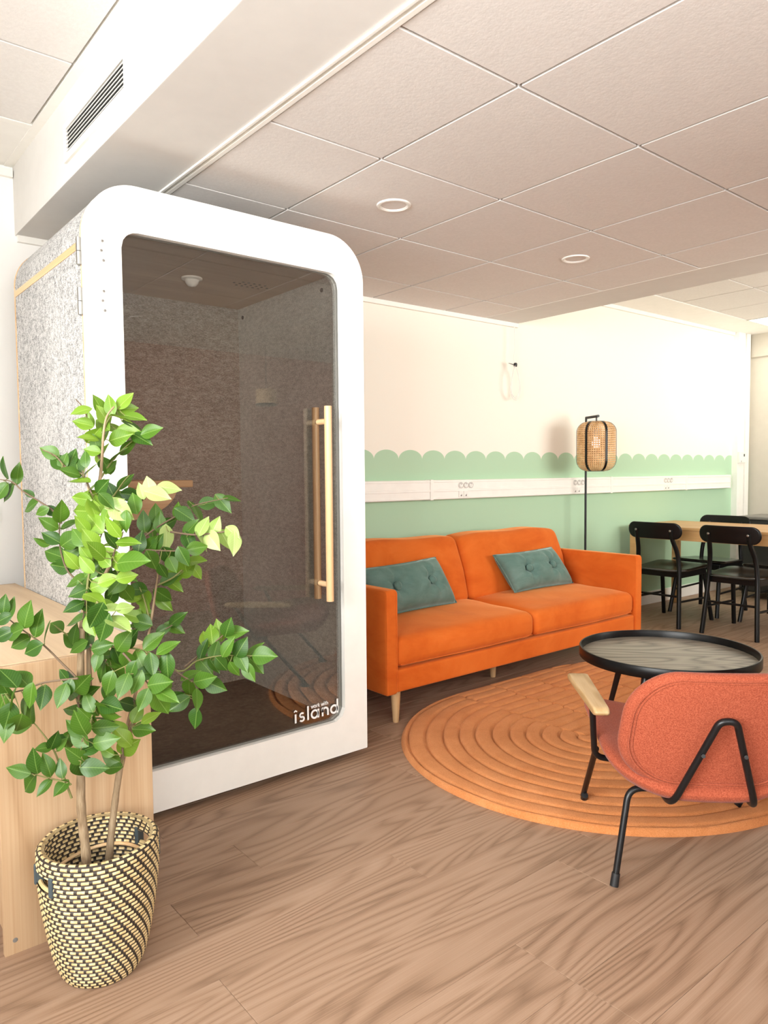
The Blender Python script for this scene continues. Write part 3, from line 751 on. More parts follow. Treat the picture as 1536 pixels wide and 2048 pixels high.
def il(x): stroke(tx, [(x, bz), (x, bz+.010)], w, YG); stroke(tx, [(x, bz+.0125), (x, bz+.0150)], w, YG); return x+.0045
x = wl(x); stroke(tx, arcp(x+.0045, bz+.005, .0046, 0, 360, 20), w, YG); x += .0125
stroke(tx, [(x, bz), (x, bz+.010)], w, YG); stroke(tx, [(x, bz+.006), (x+.002, bz+.0094), (x+.0048, bz+.0098)], w, YG); x += .0075
stroke(tx, [(x, bz), (x, bz+.015)], w, YG); stroke(tx, [(x+.0062, bz+.0102), (x+.0008, bz+.0052), (x+.0068, bz)], w, YG); x += .0145
x = wl(x); x = il(x+.0005)
stroke(tx, [(x+.0018, bz+.0145), (x+.0018, bz)], w, YG); stroke(tx, [(x-.0008, bz+.0098), (x+.0046, bz+.0098)], w, YG); x += .0072
stroke(tx, [(x, bz), (x, bz+.015)], w, YG); stroke(tx, [(x, bz+.005)]+arcp(x+.0033, bz+.0062, .0033, 180, 0, 10)+[(x+.0066, bz)], w, YG)
P(tx, 'lettering', 'letter_white', gl, smooth=False)

# ------------------------------------------------------------------ oak sideboard along the booth
sb = thing('sideboard', 'low light oak sideboard standing against the left side of the booth', 'sideboard', (.5625, 2.67, 0))
def Q(mb, name, mat, parent=sb, **k):
    mb.v = [(x-.5625, y-2.67, z) for x, y, z in mb.v]; return mb.build(name, mat, parent, **k)
Q(MB().bbox(.373, .753, 1.93, 1.948, 0, .717, .0012), 'end_panel', 'oak_light')
Q(MB().bbox(.373, .753, 3.40, 3.418, 0, .717, .0012), 'end_panel', 'oak_light')
Q(MB().bbox(.3735, .7525, 1.9485, 3.3995, .699, .7175, .0012), 'top', 'oak_top')
Q(MB().bbox(.3935, .752, 1.949, 3.399, .06, .08, .001), 'bottom', 'oak_top')
Q(MB().box(.735, .7525, 1.949, 3.399, .08, .698), 'back', 'oak_light', smooth=False)
for k in range(3):
    y0 = 1.951+k*.4825
    d_ = Q(MB().bbox(.3735, .3915, y0, y0+.479, .062, .695, .0015), 'door', 'oak_light')
    Q(MB().box(.3655, .3735, y0+.20, y0+.28, .655, .661), 'handle', 'black_metal', d_, smooth=False)
Q(MB().box(.41, .43, 1.949, 3.399, 0, .06), 'plinth', 'oak_light', smooth=False)
o = MB().lathe([(0, .0010), (.0035, .0012), (.0040, .0004), (.0058, .0004), (.0064, -.001)], (0, 0, 0), 20).build('screw_cap', 'dark_grey_laminate', sb)
o.matrix_local = Matrix.Translation((.397-.5625, 1.93-2.67, .035)) @ Matrix.Rotation(PI/2, 4, 'X')
STEMS=[[[[.515,1.74,.249],[.514,1.741,.299],[.509,1.745,.384],[.509,1.745,.461],[.512,1.742,.539],[.513,1.741,.618],[.516,1.739,.758],[.52,1.736,.826]],.0115,.0075,0],[[[.574,1.77,.224],[.579,1.765,.28],[.588,1.758,.367],[.599,1.748,.455],[.609,1.741,.503],[.624,1.728,.568],[.645,1.711,.617]],.0095,.0055,0],[[[.518,1.763,.531],[.532,1.752,.627],[.536,1.748,.686],[.538,1.747,.778],[.551,1.737,.864],[.567,1.724,.934],[.581,1.712,.97]],.007,.004,0],[[[.529,1.767,.819],[.536,1.761,.886],[.543,1.756,.935],[.549,1.751,1.027],[.554,1.747,1.113],[.566,1.737,1.149],[.571,1.733,1.178],[.575,1.73,1.222],[.578,1.727,1.27],[.585,1.722,1.312],[.599,1.71,1.336]],.0065,.0018,0],[[[.619,1.771,.503],[.631,1.761,.578],[.644,1.75,.64],[.663,1.735,.739],[.677,1.724,.813],[.688,1.714,.898],[.695,1.709,.953]],.005,.002,0],[[[.53,1.743,.924],[.503,1.765,.953],[.491,1.775,.996],[.488,1.777,1.034],[.49,1.776,1.072],[.492,1.774,1.091]],.0027,.0011,1],[[[.519,1.868,1.061],[.505,1.88,1.091],[.478,1.902,1.116],[.448,1.927,1.141],[.43,1.942,1.163],[.407,1.961,1.169]],.0027,.0011,1],[[[.594,1.772,1.272],[.598,1.769,1.296],[.61,1.759,1.32],[.625,1.746,1.34]],.0027,.0011,1],[[[.58,1.748,1.211],[.571,1.756,1.232],[.561,1.765,1.276],[.552,1.771,1.328],[.536,1.784,1.355]],.0027,.0011,1],[[[.589,1.788,1.17],[.599,1.78,1.189],[.616,1.765,1.219],[.648,1.74,1.257],[.671,1.721,1.278]],.0027,.0011,1],[[[.537,1.702,1.143],[.524,1.714,1.18],[.499,1.734,1.192],[.478,1.751,1.222],[.455,1.77,1.236]],.0027,.0011,1],[[[.548,1.682,1.106],[.537,1.69,1.134],[.529,1.697,1.161],[.521,1.704,1.189]],.0027,.0011,1],[[[.588,1.777,1.111],[.606,1.763,1.123],[.627,1.745,1.16],[.639,1.735,1.177]],.0027,.0011,1],[[[.569,1.641,1.069],[.598,1.618,1.097],[.62,1.6,1.124],[.641,1.582,1.151],[.649,1.576,1.158]],.0027,.0011,1],[[[.527,1.617,1.135],[.544,1.604,1.113],[.561,1.59,1.099],[.581,1.573,1.081]],.0027,.0011,1],[[[.651,1.783,.988],[.679,1.76,1.023],[.711,1.734,1.053],[.739,1.712,1.073],[.778,1.679,1.102],[.841,1.628,1.119]],.0027,.0011,1],[[[.701,1.649,1.043],[.746,1.613,1.035],[.787,1.579,1.04],[.809,1.561,1.042],[.822,1.55,1.027]],.0027,.0011,1],[[[.638,1.655,1.004],[.674,1.625,1.002],[.715,1.592,1.0]],.0027,.0011,1],[[[.711,1.757,.903],[.743,1.731,.923],[.776,1.705,.959],[.803,1.682,.964]],.0027,.0011,1],[[[.548,1.612,.982],[.555,1.606,1.013],[.566,1.597,1.04],[.57,1.594,1.054]],.0027,.0011,1],[[[.52,1.681,.946],[.516,1.685,.913],[.511,1.689,.871],[.507,1.692,.839]],.0027,.0011,1],[[[.57,1.734,.959],[.587,1.72,.969],[.599,1.71,.944],[.606,1.704,.91]],.0027,.0011,1],[[[.51,1.597,.907],[.519,1.589,.889],[.526,1.583,.876],[.534,1.577,.862]],.0027,.0011,1],[[[.678,1.726,.809],[.673,1.73,.845],[.666,1.736,.88],[.659,1.742,.905]],.0027,.0011,1],[[[.689,1.753,.804],[.71,1.735,.793],[.73,1.719,.806]],.0027,.0011,1],[[[.65,1.703,.758],[.714,1.651,.707],[.748,1.622,.732],[.794,1.585,.744],[.851,1.538,.743]],.0027,.0011,1],[[[.74,1.675,.708],[.784,1.64,.753],[.803,1.624,.773],[.823,1.608,.795]],.0027,.0011,1],[[[.549,1.658,.792],[.591,1.623,.788],[.613,1.605,.782],[.641,1.582,.767],[.659,1.568,.753]],.0027,.0011,1],[[[.673,1.602,.734],[.698,1.582,.71],[.72,1.564,.69],[.723,1.562,.638]],.0027,.0011,1],[[[.564,1.599,.786],[.585,1.582,.754],[.605,1.565,.717],[.618,1.554,.694]],.0027,.0011,1],[[[.526,1.7,.793],[.543,1.685,.769],[.561,1.671,.74],[.571,1.663,.712]],.0027,.0011,1],[[[.49,1.683,.725],[.464,1.704,.76],[.433,1.729,.802],[.395,1.76,.839],[.361,1.789,.876]],.0027,.0011,1],[[[.52,1.74,.786],[.498,1.757,.806],[.48,1.772,.823],[.472,1.779,.832]],.0027,.0011,1],[[[.475,1.625,.74],[.42,1.67,.732],[.385,1.699,.716],[.344,1.733,.705]],.0027,.0011,1],[[[.474,1.696,.451],[.461,1.706,.503],[.445,1.72,.564],[.421,1.739,.611],[.404,1.753,.637]],.0027,.0011,1],[[[.468,1.678,.489],[.463,1.682,.494],[.428,1.711,.506],[.4,1.734,.516]],.0027,.0011,1],[[[.503,1.707,.63],[.497,1.712,.668],[.489,1.719,.706],[.487,1.72,.715]],.0027,.0011,1],[[[.51,1.666,.61],[.514,1.663,.638],[.522,1.657,.657],[.54,1.642,.671]],.0027,.0011,1],[[[.484,1.653,.551],[.487,1.651,.588],[.495,1.644,.62],[.502,1.638,.638]],.0027,.0011,1],[[[.506,1.716,.569],[.488,1.731,.577],[.463,1.752,.567],[.444,1.767,.555]],.0027,.0011,1],[[[.591,1.693,.511],[.591,1.693,.545],[.599,1.686,.575],[.611,1.677,.594]],.0027,.0011,1],[[[.512,1.665,.925],[.518,1.659,.971],[.53,1.65,1.016],[.547,1.636,1.071]],.0027,.0011,1],[[[.627,1.734,.565],[.635,1.727,.615],[.632,1.729,.636]],.0027,.0011,1]]
